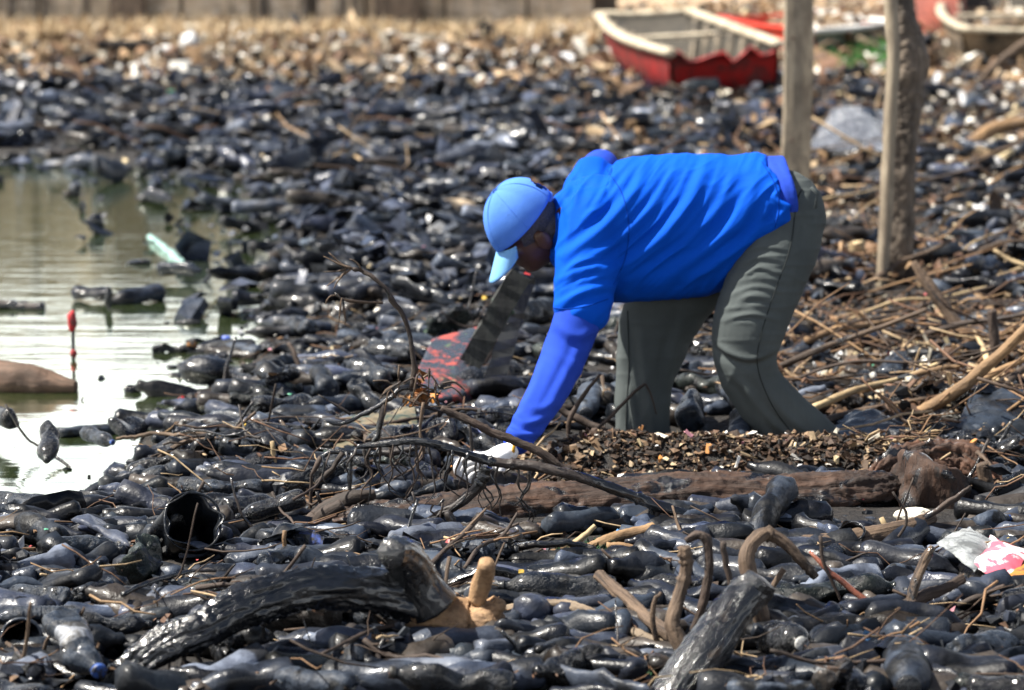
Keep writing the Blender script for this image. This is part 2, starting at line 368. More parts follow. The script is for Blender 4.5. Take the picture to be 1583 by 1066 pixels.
ms = t.n('MixShader'); t.l(t.mix(film, (.62, .62, .62), (.85, .85, .85)), ms.inputs[0]); t.l(t.p.outputs[0], ms.inputs[1]); t.l(gl_.outputs[0], ms.inputs[2]); t.l(ms.outputs[0], t.out.inputs[0])
Vw = np.array([[-40, 5, 0], [6, 5, 0], [6, 46, 0], [-40, 46, 0]], float)
water = obj('water', mesh_np('water', Vw, np.array([[0, 1, 2, 3]]), smooth=False), t.m); tag(water, None, None, kind='structure')

# ---------------------------------------------------------------- quay wall behind the water
def wall_mat():
    t = NT('stained_quay_stone'); c = t.coord('World', (1, 1, .35)); c2 = t.coord('World', (1.0, 1, 1.4))
    a = t.noise(c, 1.1, 5, .6, .6); b = t.noise(c2, 5, 5, .7); s = t.noise(t.coord('World', (1, 1, .12)), 3.2, 4, .7)
    base = t.mix(t.ramp(a, [(.4, 0), (.6, 1)]), (.62, .52, .38), (.30, .26, .2)); base = t.mix(t.ramp(b, [(.5, 0), (.64, .8)]), base, (.75, .68, .56))
    base = t.mix(t.ramp(s, [(.5, 0), (.62, .85)]), base, (.035, .032, .03))
    return t.set(Base_Color=base, Roughness=.9, Normal=t.bump(b, .8, .06))
wm = wall_mat()
wall = empty('quay_wall', GP(330, 62)); tag(wall, 'tall stained grey and cream stone quay wall behind the oily water', 'wall')
wy = wall.location.y
xa = PY(-420, 0, wy).x; xb = PY(905, 0, wy+2).x
g = np.random.RandomState(5)
rowh = .62; courses = 8
blockV, blockF = ICO[1]
for r_ in range(courses):
    x = xa - g.uniform(0, .8)
    while x < xb:
        L = g.uniform(.75, 1.5); L = min(L, xb+.3-x)
        if L < .2: break
        n = 4; Vb, Fb = box_vf((0, 0, 0), (L-.05, .6, rowh-.05))
        Vb = Vb + g.uniform(-.02, .02, Vb.shape)
        Vb = Vb + np.array([x+L/2, wy+.8+g.uniform(-.05, .05), r_*rowh+rowh/2+.1])
        child('stone', Vb, Fb, wm, wall, smooth=False); x += L
Vb, Fb = box_vf(((xa+xb)/2, wy+1.15, 2.5), (xb-xa+1, .5, 5.0)); child('mortar_core', Vb, Fb, m_plain('mortar', (.12, .1, .08), .9, .4, 6), wall, smooth=False)
for px0, w in ((195, .35), (612, .45), (-160, .4)):
    x = PY(px0, 0, wy).x; Vb, Fb = box_vf((x, wy+.25, 2.5), (w*1.6, .5, 5.2)); child('pier', Vb+g.uniform(-.02, .02, Vb.shape), Fb, M['post_dark'], wall, {'gc': Vb}, smooth=False)
# a square culvert opening of dark timber at the foot of the wall
b = empty('timber_box', GP(195, 103)); tag(b, 'low open box of dark timber at the foot of the quay wall', 'box'); y = b.location.y
for name, pc, s_ in (('top_board', (195, 68), (.72, .5, .08)), ('side_board', (164, 86), (.09, .5, .36)), ('side_board', (226, 86), (.09, .5, .36)), ('back_board', (195, 86), (.6, .05, .34))):
    p = PY(pc[0], pc[1], y + (.25 if name == 'back_board' else 0)); Vb, Fb = box_vf(p, s_); child(name, Vb, Fb, M['tyre'], b, smooth=False)

# ---------------------------------------------------------------- boats
def boat(name, label, rim, bot, side_mats, rim_mat, in_mat, rimw=.12, thwarts=(.45,), ribs=5, ragged=0):
    rim = [Vector(p) for p in rim]; bot = [Vector(p) for p in bot]
    c = sum(rim, Vector())/4; o = empty(name, (c.x, c.y, ground(c.x, c.y).item())); tag(o, label, 'boat', 'wooden boats drawn up on the bank')
    cin = sum(bot, Vector())/4
    for k in range(4):
        a, b_, d, e = rim[k], rim[(k+1) % 4], bot[(k+1) % 4], bot[k]
        nrm = (b_-a).cross(e-a).normalized()
        if nrm.dot(c-a) > 0: nrm = -nrm
        n, m = 13, 6; G1 = np.zeros((n, m, 3)); G2 = np.zeros((n, m, 3))
        L = (b_-a).length
        for i_ in range(n):
            u = i_/(n-1)
            for j_ in range(m):
                v = j_/(m-1); top = a.lerp(b_, u); lo = e.lerp(d, u)
                if ragged and k == ragged-1 and j_ == 0: top = top - Vector((0, 0, .05+.05*math.sin(u*19)+.03*math.sin(u*47)))
                p = top.lerp(lo, v) + nrm*(.05*L*.5*math.sin(math.pi*u)*(1-v*.6) + .05*math.sin(math.pi*v))
                G1[i_, j_] = p; G2[i_, j_] = p - nrm*.045
        Vv = np.concatenate([G1.reshape(-1, 3), G2.reshape(-1, 3)]); Q = []
        for i_ in range(n-1):
            for j_ in range(m-1):
                q = [i_*m+j_, (i_+1)*m+j_, (i_+1)*m+j_+1, i_*m+j_+1]; Q.append(q); Q.append([x+n*m for x in q[::-1]])
            for j_ in (0, m-1):
                q = [i_*m+j_, (i_+1)*m+j_]; Q.append([q[0], q[1], q[1]+n*m, q[0]+n*m])
        h = child('hull_side', Vv, np.array(Q), side_mats[k], o); h.data.materials.append(in_mat); mi_ = np.zeros(len(Q), np.int32); mi_[[q_ for q_ in range(len(Q)) if min(Q[q_]) >= n*m]] = 1; h.data.polygons.foreach_set('material_index', mi_)
        if not (ragged and k == ragged-1):
            e1 = [list(a.lerp(b_, u) + nrm*(.05*L*.5*math.sin(math.pi*u)) + Vector((0, 0, .02))) for u in np.linspace(0, 1, 9)]
            Vt, Ft, G = tube(e1, rimw/2, 6, 3, .12, flat=.6); child('gunwale', Vt, Ft, rim_mat[k] if isinstance(rim_mat, (list, tuple)) else rim_mat, o, {'gc': G})
    Vf = np.array([list(p+Vector((0, 0, .07))) for p in bot]); child('bottom_boards', np.vstack([Vf, Vf-[0, 0, .05]]), np.array([[0, 1, 2, 3], [7, 6, 5, 4]]), in_mat, o, smooth=False)
    for u in thwarts:
        p, q = rim[0].lerp(rim[3], u), rim[1].lerp(rim[2], u)
        dz = Vector((0, 0, -.08)); w = (rim[3]-rim[0]).normalized()*.13
        Vb = np.array([list(s+x+y_) for s in (p+dz, q+dz) for x in (w, -w) for y_ in (Vector((0, 0, 0)), Vector((0, 0, -.05)))])
        child('thwart', Vb, np.array([[0, 1, 3, 2], [4, 6, 7, 5], [0, 4, 5, 1], [2, 3, 7, 6], [0, 2, 6, 4], [1, 5, 7, 3]]), rim_mat, o, {'gc': Vb}, smooth=False)
    for r_ in range(ribs):
        u = (r_+.7)/(ribs+.4)
        for s0, s1, b0, b1 in ((0, 3, 0, 3), (1, 2, 1, 2)):
            p = rim[s0].lerp(rim[s1], u).lerp(c, .10); q = bot[b0].lerp(bot[b1], u).lerp(cin, .12)
            Vt, Ft, G = tube([p-Vector((0, 0, .03)), q+Vector((0, 0, .08))], .035, 5); child('rib', Vt, Ft, tanp_dark, o, {'gc': G})
    return o
tanp_dark = m_plain('old_ribs', (.22, .18, .13), .8, .4, 9, .5, .4)
red1 = m_plain('faded_red_paint', (.42, .016, .014), .55, .45, 9, .5, .5, dc=(.10, .02, .018)); red2 = m_plain('orange_red_paint', (.62, .04, .015), .5, .25, 9, .4, .2)
creamp = m_plain('cream_paint', (.60, .52, .38), .7, .3, 12, .5, .35, dc=(.2, .15, .1)); inner = m_plain('boat_inside', (.07, .06, .045), .8, .5, 10, .6, .3)
greyp = m_plain('grey_green_paint', (.24, .26, .2), .7, .3, 9, .5, .35); brownp = m_plain('red_brown_paint', (.42, .12, .08), .7, .3, 8, .5, .3)
tanp = m_plain('bare_planks', (.30, .22, .14), .8, .4, 9, .6, .4)
whitep = m_plain('white_paint', (.75, .74, .7), .6, .15, 10, .3, .15)
boat('red_boat', 'red wooden boat with cream gunwale lying on litter left of the square post',
     [PY(927, 24, 36.5), PY(1065, 19, 36.5), PY(1203, 70, 30.5), PY(1036, 84, 30.5)], [PY(968, 121, 35.3), PY(1056, 117, 35.3), PY(1190, 160, 30.9), PY(1048, 156, 30.9)],
     [red1, red1, red1, red1], creamp, inner, .17, (.42,), 6, ragged=3)
boat('red_boat', 'orange red and grey boat with white gunwale behind the square post',
     [PY(1112, 29, 43), PY(1262, 19, 45), PY(1385, 36, 40), PY(1258, 50, 37.5)], [PY(1130, 88, 42), PY(1270, 80, 44), PY(1370, 96, 40), PY(1258, 112, 37.7)],
     [red2, greyp, greyp, red2], [red2, whitep, whitep, red2], red2, .15, (), 0)
boat('wooden_boat', 'red brown boat standing behind the rough round post, bow out of frame',
     [PY(1405, -90, 48), PY(1468, -95, 49), PY(1478, -60, 43), PY(1410, -55, 43)], [PY(1412, 60, 43), PY(1470, 50, 46), PY(1486, 90, 40), PY(1424, 98, 38.2)],
     [brownp, brownp, brownp, brownp], creamp, inner, .12, (), 0)
boat('wooden_boat', 'bare wood boat with cream rim heaped with driftwood at the upper right corner',
     [PY(1468, -14, 44), PY(1640, -20, 44), PY(1700, 48, 36), PY(1487, 46, 36)], [PY(1478, 60, 43), PY(1640, 60, 43), PY(1690, 100, 36.4), PY(1500, 98, 36.4)],
     [tanp, tanp, tanp, tanp], creamp, inner, .14, (.5,), 2)

# ---------------------------------------------------------------- posts
def plank_post(label, px, gy, w, d, top, mat):
    o = empty('wooden_post', GP(px, gy, .03)); tag(o, label, 'post'); c = o.location
    n = 60; m = 7; V = []; 
    prof = [(-1, -1), (-.4, -1.02), (.2, -.98), (1, -1), (1.02, 0), (1, 1), (0, 1), (-1, 1), (-1.03, 0)]; m = len(prof)
    for i_ in range(n):
        z = -.3 + (top+.3)*i_/(n-1)
        for (u, v) in prof:
            k = vnoise(np.array([z*9+u*3]), np.array([v*5+2.]), 3)[0]-.5
            V.append([c.x + u*w/2*(1+.05*k) + .012*math.sin(z*2.1) + .01*z, c.y + v*d/2*(1+.06*k), z])
    i_ = np.arange(n-1)[:, None]*m; j = np.arange(m)[None]; k = (j+1) % m
    Q = np.stack([i_+j, i_+k, i_+m+k, i_+m+j], -1).reshape(-1, 4)
    child('timber', V, Q, mat, o, {'gc': np.array(V)}, smooth=False)
    for zz in (.5, 1.15, 1.6):
        V2, F2, _ = tube([(c.x-.02, c.y-d/2-.012, zz), (c.x-.02, c.y-d/2+.02, zz)], .008, 6); child('nail', V2, F2, M['rust'], o)
    return o
plank_post('square sawn weathered post rising behind the bent man', 1226, 330, .176, .14, 3.2, M['post'])
p0 = GP(1384, 455, .02); o = empty('wooden_post', p0); tag(o, 'rough round bark-edged post right of the man, bulging near its top', 'post')
Y = p0.y; pts = [PY(1380, 500, Y), PY(1382, 455, Y), PY(1386, 400, Y), PY(1390, 300, Y), PY(1393, 200, Y), PY(1400, 130, Y), PY(1404, 90, Y), PY(1395, 40, Y), PY(1391, 0, Y), PY(1388, -90, Y), PY(1392, -200, Y)]
POST_SPEC = (o, Y)
slab = [PY(a, b, Y-.07) for a, b in ((1361, 470), (1367, 380), (1372, 280), (1376, 180), (1381, 90), (1377, 0), (1378, -100))]
V, F, G = tube(spline(slab, 50), 13/pxm(Y), 8, 6, .12, 6, flat=.8); child('split_face', V, F, M['post'], o, {'gc': G})

# ---------------------------------------------------------------- the person
MY = 10.0
def Mp(px, py, dy=0.0): return PY(px, py, MY+dy)
def loft(st, sides=28, roundends=(True, True)):
    """st: (centre Vector, in-plane radius, sideways radius); cross-sections stand across the path, side axis about world Y"""
    C = np.array([list(s[0]) for s in st]); n = len(C); a = np.array([s[1] for s in st], float); b = np.array([s[2] for s in st], float)
    m = max(n*5, 16); u = np.linspace(0, n-1, m)
    C = spline(C, m) if n > 2 else C[0]+(C[1]-C[0])*np.linspace(0, 1, m)[:, None]
    a = np.interp(u, np.arange(n), a); b = np.interp(u, np.arange(n), b)
    ker = np.array([1, 2, 3, 2, 1])/9
    if n > 2: a = np.convolve(np.pad(a, 2, 'edge'), ker, 'valid'); b = np.convolve(np.pad(b, 2, 'edge'), ker, 'valid')
    T = np.gradient(C, axis=0); T /= np.linalg.norm(T, axis=1)[:, None]
    if roundends[0]:
        k = [.97, .8, .5]; C = np.vstack([[C[0]-T[0]*a[0]*math.sqrt(1-q*q)*.8 for q in k[::-1]], C]); a = np.r_[[a[0]*q for q in k[::-1]], a]; b = np.r_[[b[0]*q for q in k[::-1]], b]; T = np.vstack([[T[0]]*3, T])
    if roundends[1]:
        k = [.97, .8, .5]; C = np.vstack([C, [C[-1]+T[-1]*a[-1]*math.sqrt(1-q*q)*.8 for q in k]]); a = np.r_[a, [a[-1]*q for q in k]]; b = np.r_[b, [b[-1]*q for q in k]]; T = np.vstack([T, [T[-1]]*3])
    S = np.tile([0, 1., 0], (len(C), 1)); S = S - T*(S*T).sum(1)[:, None]; S /= np.linalg.norm(S, axis=1)[:, None]; N = np.cross(T, S)
    th = np.linspace(0, 2*np.pi, sides, endpoint=False)
    V = C[:, None] + a[:, None, None]*np.cos(th)[None, :, None]*N[:, None] + b[:, None, None]*np.sin(th)[None, :, None]*S[:, None]
    n = len(C); V = V.reshape(-1, 3); i_ = np.arange(n-1)[:, None]*sides; j = np.arange(sides)[None]; k = (j+1) % sides
    Q = np.stack([i_+j, i_+k, i_+sides+k, i_+sides+j], -1).reshape(-1, 4)
    V = np.vstack([V, C[0], C[-1]]); jj = np.arange(sides); kk = (jj+1) % sides
    Tt = np.vstack([np.stack([np.full(sides, n*sides), kk, jj], -1), np.stack([np.full(sides, n*sides+1), (n-1)*sides+jj, (n-1)*sides+kk], -1)])
    return V, [Q, Tt]
def fuse(pieces, voxel, smooth=5):
    J = Join()
    for V, F in pieces: J.add(V, F)
    me = J.mesh('fuse', tint=False); o = bpy.data.objects.new('fuse', me); col.objects.link(o)
    m = o.modifiers.new('r', 'REMESH'); m.mode = 'VOXEL'; m.voxel_size = voxel
    s = o.modifiers.new('s', 'SMOOTH'); s.iterations = smooth; s.factor = .5
    ev = o.evaluated_get(bpy.context.evaluated_depsgraph_get()); me2 = bpy.data.meshes.new_from_object(ev)
    n = len(me2.vertices); V = np.empty(n*3, np.float32); me2.vertices.foreach_get('co', V); V = V.reshape(-1, 3).astype(float)
    Nn = np.empty(n*3, np.float32); me2.vertex_normals.foreach_get('vector', Nn); Nn = Nn.reshape(-1, 3)
    tot = np.empty(len(me2.polygons), np.int32); me2.polygons.foreach_get('loop_total', tot)
    idx = np.empty(len(me2.loops), np.int32); me2.loops.foreach_get('vertex_index', idx)
    st = np.r_[0, np.cumsum(tot)[:-1]]; F = []
    for k in (3, 4):
        s_ = st[tot == k]
        if len(s_): F.append(idx[s_[:, None]+np.arange(k)])
    bpy.data.objects.remove(o); return V, F, Nn
def folds(V, N, lines, side=-1):
    """raise and sink cloth along fold lines given in photo pixels, on the side facing -Y or +Y"""
    px, py = proj(V); h = np.zeros(len(V))
    for ln in lines:
        pts, amp, w = ln; pts = spline([(a, b, 0) for a, b in pts], 24)[:, :2]
        best = np.full(len(V), 1e9); sg = np.zeros(len(V)); tt = np.zeros(len(V))
        for k in range(len(pts)-1):
            a, b = pts[k], pts[k+1]; d = b-a; L2 = (d*d).sum()+1e-9
            t_ = np.clip(((px-a[0])*d[0]+(py-a[1])*d[1])/L2, 0, 1); qx = px-a[0]-t_*d[0]; qy = py-a[1]-t_*d[1]; q = np.hypot(qx, qy)
            m = q < best; best = np.where(m, q, best); sg = np.where(m, np.sign(d[0]*qy-d[1]*qx), sg); tt = np.where(m, (k+t_)/(len(pts)-1), tt)
        env = np.sin(np.clip(tt, 0, 1)*np.pi*.96+.06)**.6; dd = best*sg
        h += amp*env*(np.exp(-(dd/w)**2) - .75*np.exp(-((dd-1.7*w)/(w*1.0))**2))
    wgt = np.clip(-side*N[:, 1]*-1*1.6+.25, 0, 1) if side > 0 else np.clip(-N[:, 1]*1.6+.45, 0, 1)
    return V + N*(h*wgt)[:, None]
shirt_m = m_cloth('blue_shirt', (.0, .086, .60), 700, .8, .14, .12)
under_m = m_cloth('violet_blue_jersey', (.022, .068, .48), 700, .85, .12, .3)
trous_m = m_cloth('grey_trousers', (.090, .104, .103), 800, .9, .25, .35)
cap_m = m_cloth('light_blue_cap', (.095, .25, .76), 900, .8, .08, .5)
bill_m = m_cloth('pale_blue_bill', (.20, .45, .80), 900, .8, .06)
glove_m = m_cloth('white_knit_glove', (.85, .86, .88), 500, .9, .05)
skin_m = m_plain('dark_skin', (.085, .035, .02), .5, .25, 30, .2)
hair_m = m_plain('grey_cropped_hair', (.13, .11, .095), .95, .7, 160, 1.0)
per = empty('person', GP(1120, 722, .0)); per.location = (per.location.x, MY, .05)
tag(per, 'man in blue shirt, grey trousers and light blue cap bending down with a white glove', 'person')
TS = [((878, 312), 26, .07), ((890, 330), 60, .13), ((912, 348), 96, .195), ((955, 356), 112, .215), ((1005, 353), 113, .205), ((1055, 349), 114, .20), ((1103, 340), 109, .20), ((1148, 323), 94, .198), ((1180, 307), 76, .195), ((1200, 301), 64, .19)]
def torso(shrink=0, ext=None, cut=0):
    st = []
    for (c, r, s) in TS[cut:]:
        st.append((Mp(*c), (r-shrink)/450, s-shrink/450))
    for (c, r, s) in (ext or []): st.append((Mp(*c), r/450, s))
    return loft(st, 40, (True, False))
S = 450.0
near_sleeve_short = [(Mp(925, 335, -.10), .13, .11), (Mp(910, 390, -.15), .114, .105), (Mp(904, 440, -.195), .104, .095), (Mp(900, 482, -.23), .094, .087)]
far_sleeve_short = [(Mp(925, 335, .12), .15, .10), (Mp(915, 300, .22), .11, .09), (Mp(918, 272, .29), .078, .08)]
V, F, N = fuse([torso(), loft(near_sleeve_short, 28, (True, True)), loft(far_sleeve_short, 24), loft([(Mp(896, 326, -.02), .085, .10), (Mp(910, 326, 0), .13, .17), (Mp(940, 345, 0), .20, .20)], 24)], .0055, 26)
# loose hem of the short sleeve: flare below the cuff line and open under the arm
A7 = .010
shirt_folds = [([(1003, 246), (978, 300), (932, 352), (884, 388), (866, 402)], A7, 8), ([(1050, 244), (1012, 312), (955, 372), (884, 412)], A7, 8), ([(1098, 240), (1062, 318), (992, 392), (905, 436)], A7*1.1, 9),
    ([(1138, 250), (1112, 318), (1045, 388), (950, 448)], A7*1.1, 9), ([(1170, 270), (1150, 330), (1095, 388), (1010, 444)], A7, 9), ([(1192, 310), (1165, 362), (1112, 402), (1062, 436)], A7, 8),
    ([(952, 252), (934, 300), (906, 342)], A7*.9, 8), ([(985, 250), (955, 290), (930, 322), (912, 330)], A7*.8, 7), ([(862, 436), (905, 416), (944, 412)], A7, 7), ([(858, 456), (900, 434), (950, 424)], A7, 7),
    ([(855, 478), (900, 452), (948, 440)], A7*.8, 7), ([(868, 420), (900, 404), (935, 398)], A7*.8, 6), ([(1025, 246), (995, 305), (945, 360)], A7*.6, 6), ([(1075, 244), (1035, 318), (975, 380), (900, 424)], A7*.6, 6),
    ([(1120, 246), (1085, 320), (1020, 388), (925, 442)], A7*.6, 6), ([(1205, 290), (1200, 336), (1178, 362)], A7, 7), ([(900, 268), (894, 300), (884, 330)], A7*.8, 6), ([(872, 300), (880, 350), (868, 395)], A7*.6, 7),
    ([(1155, 300), (1125, 350), (1075, 398)], A7*.6, 6)]
V = folds(V, N, [(p_, a_*q_, w_*r_) for (p_, a_, w_), q_, r_ in zip(shirt_folds, [1.2, .7, 1.3, .5, 1.1, 1.4, 1, .7, 1.1, .6, 1.3, .6, .4, .9, .4, 1.2, 1, .8, .9], [1.1, .7, 1.0, .7, 1.3, 1, .8, .7, 1.1, .7, 1, .6, .7, .8, .6, 1, .9, .8, .7])])
px_, py_ = proj(V); ac, al = px_*.74+py_*.67, -px_*.67+py_*.74; wv = vnoise(px_/70, py_/70, 31)*26
rg = 1-np.abs(2*vnoise((ac+wv)/17, al/95, 41)-1); rg2 = 1-np.abs(2*vnoise((ac-wv)/9, al/60, 47)-1); mk = sstep(.3, .7, vnoise(px_/60, py_/50, 51))
V = V + N*((.0075*(rg**2.5-.3)*(.35+.65*mk) + .003*(rg2**2-.3)*(1-mk) + .003*n3(V, 14, 9))*np.clip(1.1-N[:, 1]*.6, 0, 1))[:, None]
hemw = sstep(1165, 1212, px_+(py_-300)*-.18); V[:, 0] += hemw*.022*(vnoise(py_/16, V[:, 1]*14, 61)-.5)*2 + hemw*(py_-300)*.0002; V += N*(hemw*.008*(vnoise(py_/9, V[:, 1]*22, 63)-.3))[:, None]
child('shirt', V, F, shirt_m, per); SH = (V.copy(), F)
# undershirt: both long sleeves and the tail showing below the shirt hem
UND = []
near_arm = [(Mp(900, 440, -.20), .082, .075), (Mp(893, 492, -.24), .082, .074), (Mp(867, 560, -.30), .076, .068), (Mp(847, 604, -.42), .068, .062), (Mp(821, 648, -.54), .058, .054), (Mp(799, 684, -.63), .047, .045)]
far_arm = [(Mp(918, 285, .26), .06, .06), (Mp(924, 264, .33), .068, .07), (Mp(932, 262, .44), .06, .06), (Mp(940, 330, .44), .058, .055), (Mp(950, 392, .38), .05, .05), (Mp(956, 425, .32), .045, .045)]
tail = [(Mp(1150, 325), 70/S, .15), (Mp(1184, 305), 62/S, .17), (Mp(1208, 300), 60/S, .184), (Mp(1223, 297), 58/S, .182)]
for nm, piece in (('sleeve', loft(near_arm)), ('sleeve', loft(far_arm)), ('shirt_tail', loft(tail, 36, (True, False)))): UND.append((nm, fuse([piece], .006, 7)))
und = [([(858, 500), (890, 520), (925, 505)], .008, 8), ([(842, 540), (880, 560), (905, 590)], .007, 8), ([(905, 520), (870, 590), (842, 640)], .006, 7), ([(788, 640), (815, 655), (850, 640)], .010, 6), ([(778, 660), (805, 672), (838, 668)], .010, 6),
    ([(800, 618), (830, 632), (862, 620)], .006, 7), ([(775, 678), (800, 690), (822, 690)], .008, 5), ([(840, 560), (820, 610), (795, 650)], .006, 6), ([(1190, 250), (1212, 285), (1225, 330)], .008, 6), ([(1205, 250), (1226, 290), (1232, 325)], .006, 6)]
for nm, (V, F, N) in UND:
    V = folds(V, N, und); V += N*(.002*n3(V, 18, 3))[:, None]; child(nm, V, F, under_m, per)
# trousers
near_leg = [(Mp(1198, 318, -.02), .158, .145), (Mp(1204, 365, -.06), .150, .128), (Mp(1190, 412, -.10), .138, .118), (Mp(1173, 460, -.13), .130, .108), (Mp(1156, 510, -.15), .124, .100), (Mp(1152, 548, -.15), .112, .095), (Mp(1164, 590, -.14), .097, .086), (Mp(1200, 640, -.12), .104, .085), (Mp(1250, 694, -.10), .124, .095)]
far_leg = [(Mp(1190, 330, .05), .14, .15), (Mp(1120, 390, .12), .125, .12), (Mp(1060, 440, .16), .135, .11), (Mp(1022, 490, .18), .140, .105), (Mp(1006, 545, .18), .122, .098), (Mp(994, 600, .17), .092, .085), (Mp(993, 650, .15), .092, .085), (Mp(996, 700, .13), .105, .095)]
V, F, N = fuse([loft(near_leg, 32), loft(far_leg, 32), loft([(Mp(1160, 335), .10, .14), (Mp(1212, 318), .125, .172), (Mp(1224, 345), .12, .168)], 32)], .006, 6)
tf = []
for k, yy in enumerate((386, 402, 418, 433, 447, 461, 475, 490)): 
    dx = (k % 3)*12; tf.append(([(1136-k*4+dx, yy+6), (1180-k*3, yy-4), (1236-k*3-dx, yy+4)], .0045, 4.2))
tf += [([(1108, 530), (1130, 546), (1162, 554), (1200, 540)], .009, 5), ([(1115, 560), (1160, 610), (1205, 660), (1262, 690)], .009, 8), ([(1165, 575), (1205, 630), (1250, 668), (1290, 684)], .009, 7), ([(1212, 600), (1238, 640), (1280, 676)], .007, 7),
    ([(962, 470), (960, 560), (962, 690)], .011, 8), ([(990, 500), (998, 580), (1016, 690)], .011, 9), ([(975, 600), (982, 650), (986, 690)], .008, 6), ([(1240, 300), (1255, 340), (1250, 380)], .006, 7), ([(1060, 480), (1035, 560), (1030, 660)], .008, 9),
    ([(1190, 250), (1225, 265), (1262, 300)], .005, 6), ([(1148, 590), (1176, 650), (1196, 694)], .007, 7)]
V = folds(V, N, [(p_, a_*(.55+.9*((k_*37) % 11)/11), w_*(.75+.6*((k_*53) % 7)/7)) for k_, (p_, a_, w_) in enumerate(tf)])
px_, py_ = proj(V); rg = 1-np.abs(2*vnoise(px_/26+py_/120, py_/110, 71)-1); lowleg = sstep(540, 620, py_); V = V + N*(.009*(rg**2.2-.3)*lowleg + .003*n3(V, 12, 13) + .0035*((1-np.abs(2*vnoise(px_/60, py_/13, 73)-1))**2-.3)*(1-lowleg))[:, None]; child('trousers', V, F, trous_m, per)
from mathutils.bvhtree import BVHTree
def surf(V, F, pts, n=40, off=.001):       # points where the garment is seen along a photo path
    t_ = BVHTree.FromPolygons([tuple(v) for v in V], [tuple(int(q) for q in f) for A_ in F for f in A_]); out = []
    for a_, b_, _ in spline([(a_, b_, 0) for a_, b_ in pts], n):
        d_ = ray(a_, b_).normalized(); h_ = t_.ray_cast(Vector((0, 0, CZ)), d_)
        if h_[0] is not None: out.append(h_[0]-d_*off)
    return out
def seam(V, F, pts, r_, mat, name='seam'):
    P_ = surf(V, F, pts)
    if len(P_) > 6: v_, f_, g_ = tube(P_, r_, 5); child(name, v_, f_, mat, per)
seam_t = m_cloth('trouser_seam', (.035, .04, .04)); seam_s = m_cloth('shirt_stitching', (.0, .045, .34))
seam(V, F, [(1232, 300), (1222, 380), (1198, 450), (1176, 520), (1172, 570), (1196, 630), (1236, 684)], .0022, seam_t)
seam(V, F, [(1240, 292), (1226, 318), (1206, 345)], .003, seam_t, 'pocket_edge')
seam(V, F, [(970, 480), (972, 560), (968, 640), (970, 688)], .002, seam_t)
seam(SH[0], SH[1], [(856, 476), (880, 477), (910, 472), (940, 462)], .0018, seam_s); seam(SH[0], SH[1], [(938, 262), (962, 300), (972, 350), (966, 400), (948, 440)], .0018, seam_s)
seam(SH[0], SH[1], [(1178, 250), (1198, 285), (1204, 320), (1198, 352)], .0018, seam_s)
V, F, G = tube([Mp(1254, 290, -.17), Mp(1264, 300, -.165), Mp(1260, 322, -.168)], .006, 6); child('belt_loop', V, F, trous_m, per)
for (a, b, dy) in ((1250, 722, -.10), (985, 712, .13)):     # muddy shoes behind the litter ridge
    st = [(Mp(a+28, b-2, dy), .04, .042), (Mp(a, b, dy), .05, .045), (Mp(a-45, b+6, dy-.01), .042, .05), (Mp(a-80, b+10, dy-.01), .026, .04)]
    V, F = loft(st, 16); sh = child('shoe', V, F, M['cap_dark'], per)
    st = [(Mp(a+30, b+14, dy), .012, .046), (Mp(a-45, b+20, dy-.01), .012, .054), (Mp(a-82, b+20, dy-.01), .012, .042)]
    V, F = loft(st, 16); child('sole', V, F, M['tyre'], per)
# body: one continuous figure (head, neck, trunk, arms, legs), mostly under the clothes
HS = 1.17; hc = Mp(816, 352, -.03); fw = Vector((-.74, -.02, -.68)).normalized(); upv = Vector((-.62, -.24, .70)); sdv = fw.cross(upv).normalized(); upv = sdv.cross(fw).normalized()   # sdv points away from or to the camera
if sdv.y > 0: sdv = -sdv
def HP(f, s, u): return hc + (fw*f + sdv*s + upv*u)*HS
def hl(V): V = np.asarray(V)*HS; return np.array(hc) + V[:, :1]*np.array(fw) + V[:, 1:2]*np.array(sdv) + V[:, 2:]*np.array(upv)
V0, F0 = ICO[4]
def ell(c, r): return hl(V0*np.array(r)+np.array(c)), [F0]
face = [ell((-.005, 0, .035), (.096, .077, .082)), ell((.018, 0, -.045), (.075, .062, .078)), ell((.05, 0, -.088), (.04, .04, .03)), ell((.088, 0, -.022), (.022, .017, .034)), ell((.098, 0, -.034), (.015, .019, .012)),
    ell((.078, 0, -.066), (.02, .028, .013)), ell((.072, .034, -.018), (.02, .022, .016)), ell((.072, -.034, -.018), (.02, .022, .016)), ell((.076, 0, .018), (.022, .055, .014))]
for s in (-1, 1):
    face += [ell((-.012, s*.076, -.036), (.022, .011, .036)), ell((-.022, s*.086, -.032), (.014, .009, .030))]
neck = loft([(HP(-.035, 0, -.045), .062, .058), (Mp(868, 352), .062, .06), (Mp(905, 345), .075, .08)], 20)
pel = loft([(Mp(884, 335), .08, .1), (Mp(955, 356), .19, .17), (Mp(1055, 349), .19, .16), (Mp(1148, 322), .15, .15), (Mp(1200, 322), .12, .14)], 28)
def thin(st, k): return [(c, a*k, b*k) for c, a, b in st]
V, F, N = fuse(face+[neck, pel, loft(thin(near_leg, .72), 16), loft(thin(far_leg, .72), 16), loft([(Mp(905, 360, -.10), .07, .07)] + thin(near_arm, .66), 16), loft([(Mp(915, 330, .16), .07, .07)] + thin(far_arm, .7), 16)], .0075, 1)
child('body', V, F, skin_m, per)
for s in (-1, 1):
    V, F = ell((.088, s*.032, -.006), (.011, .013, .011)); child('eye', V, F, m_plain('eye', (.5, .48, .45), .2, .05), per)
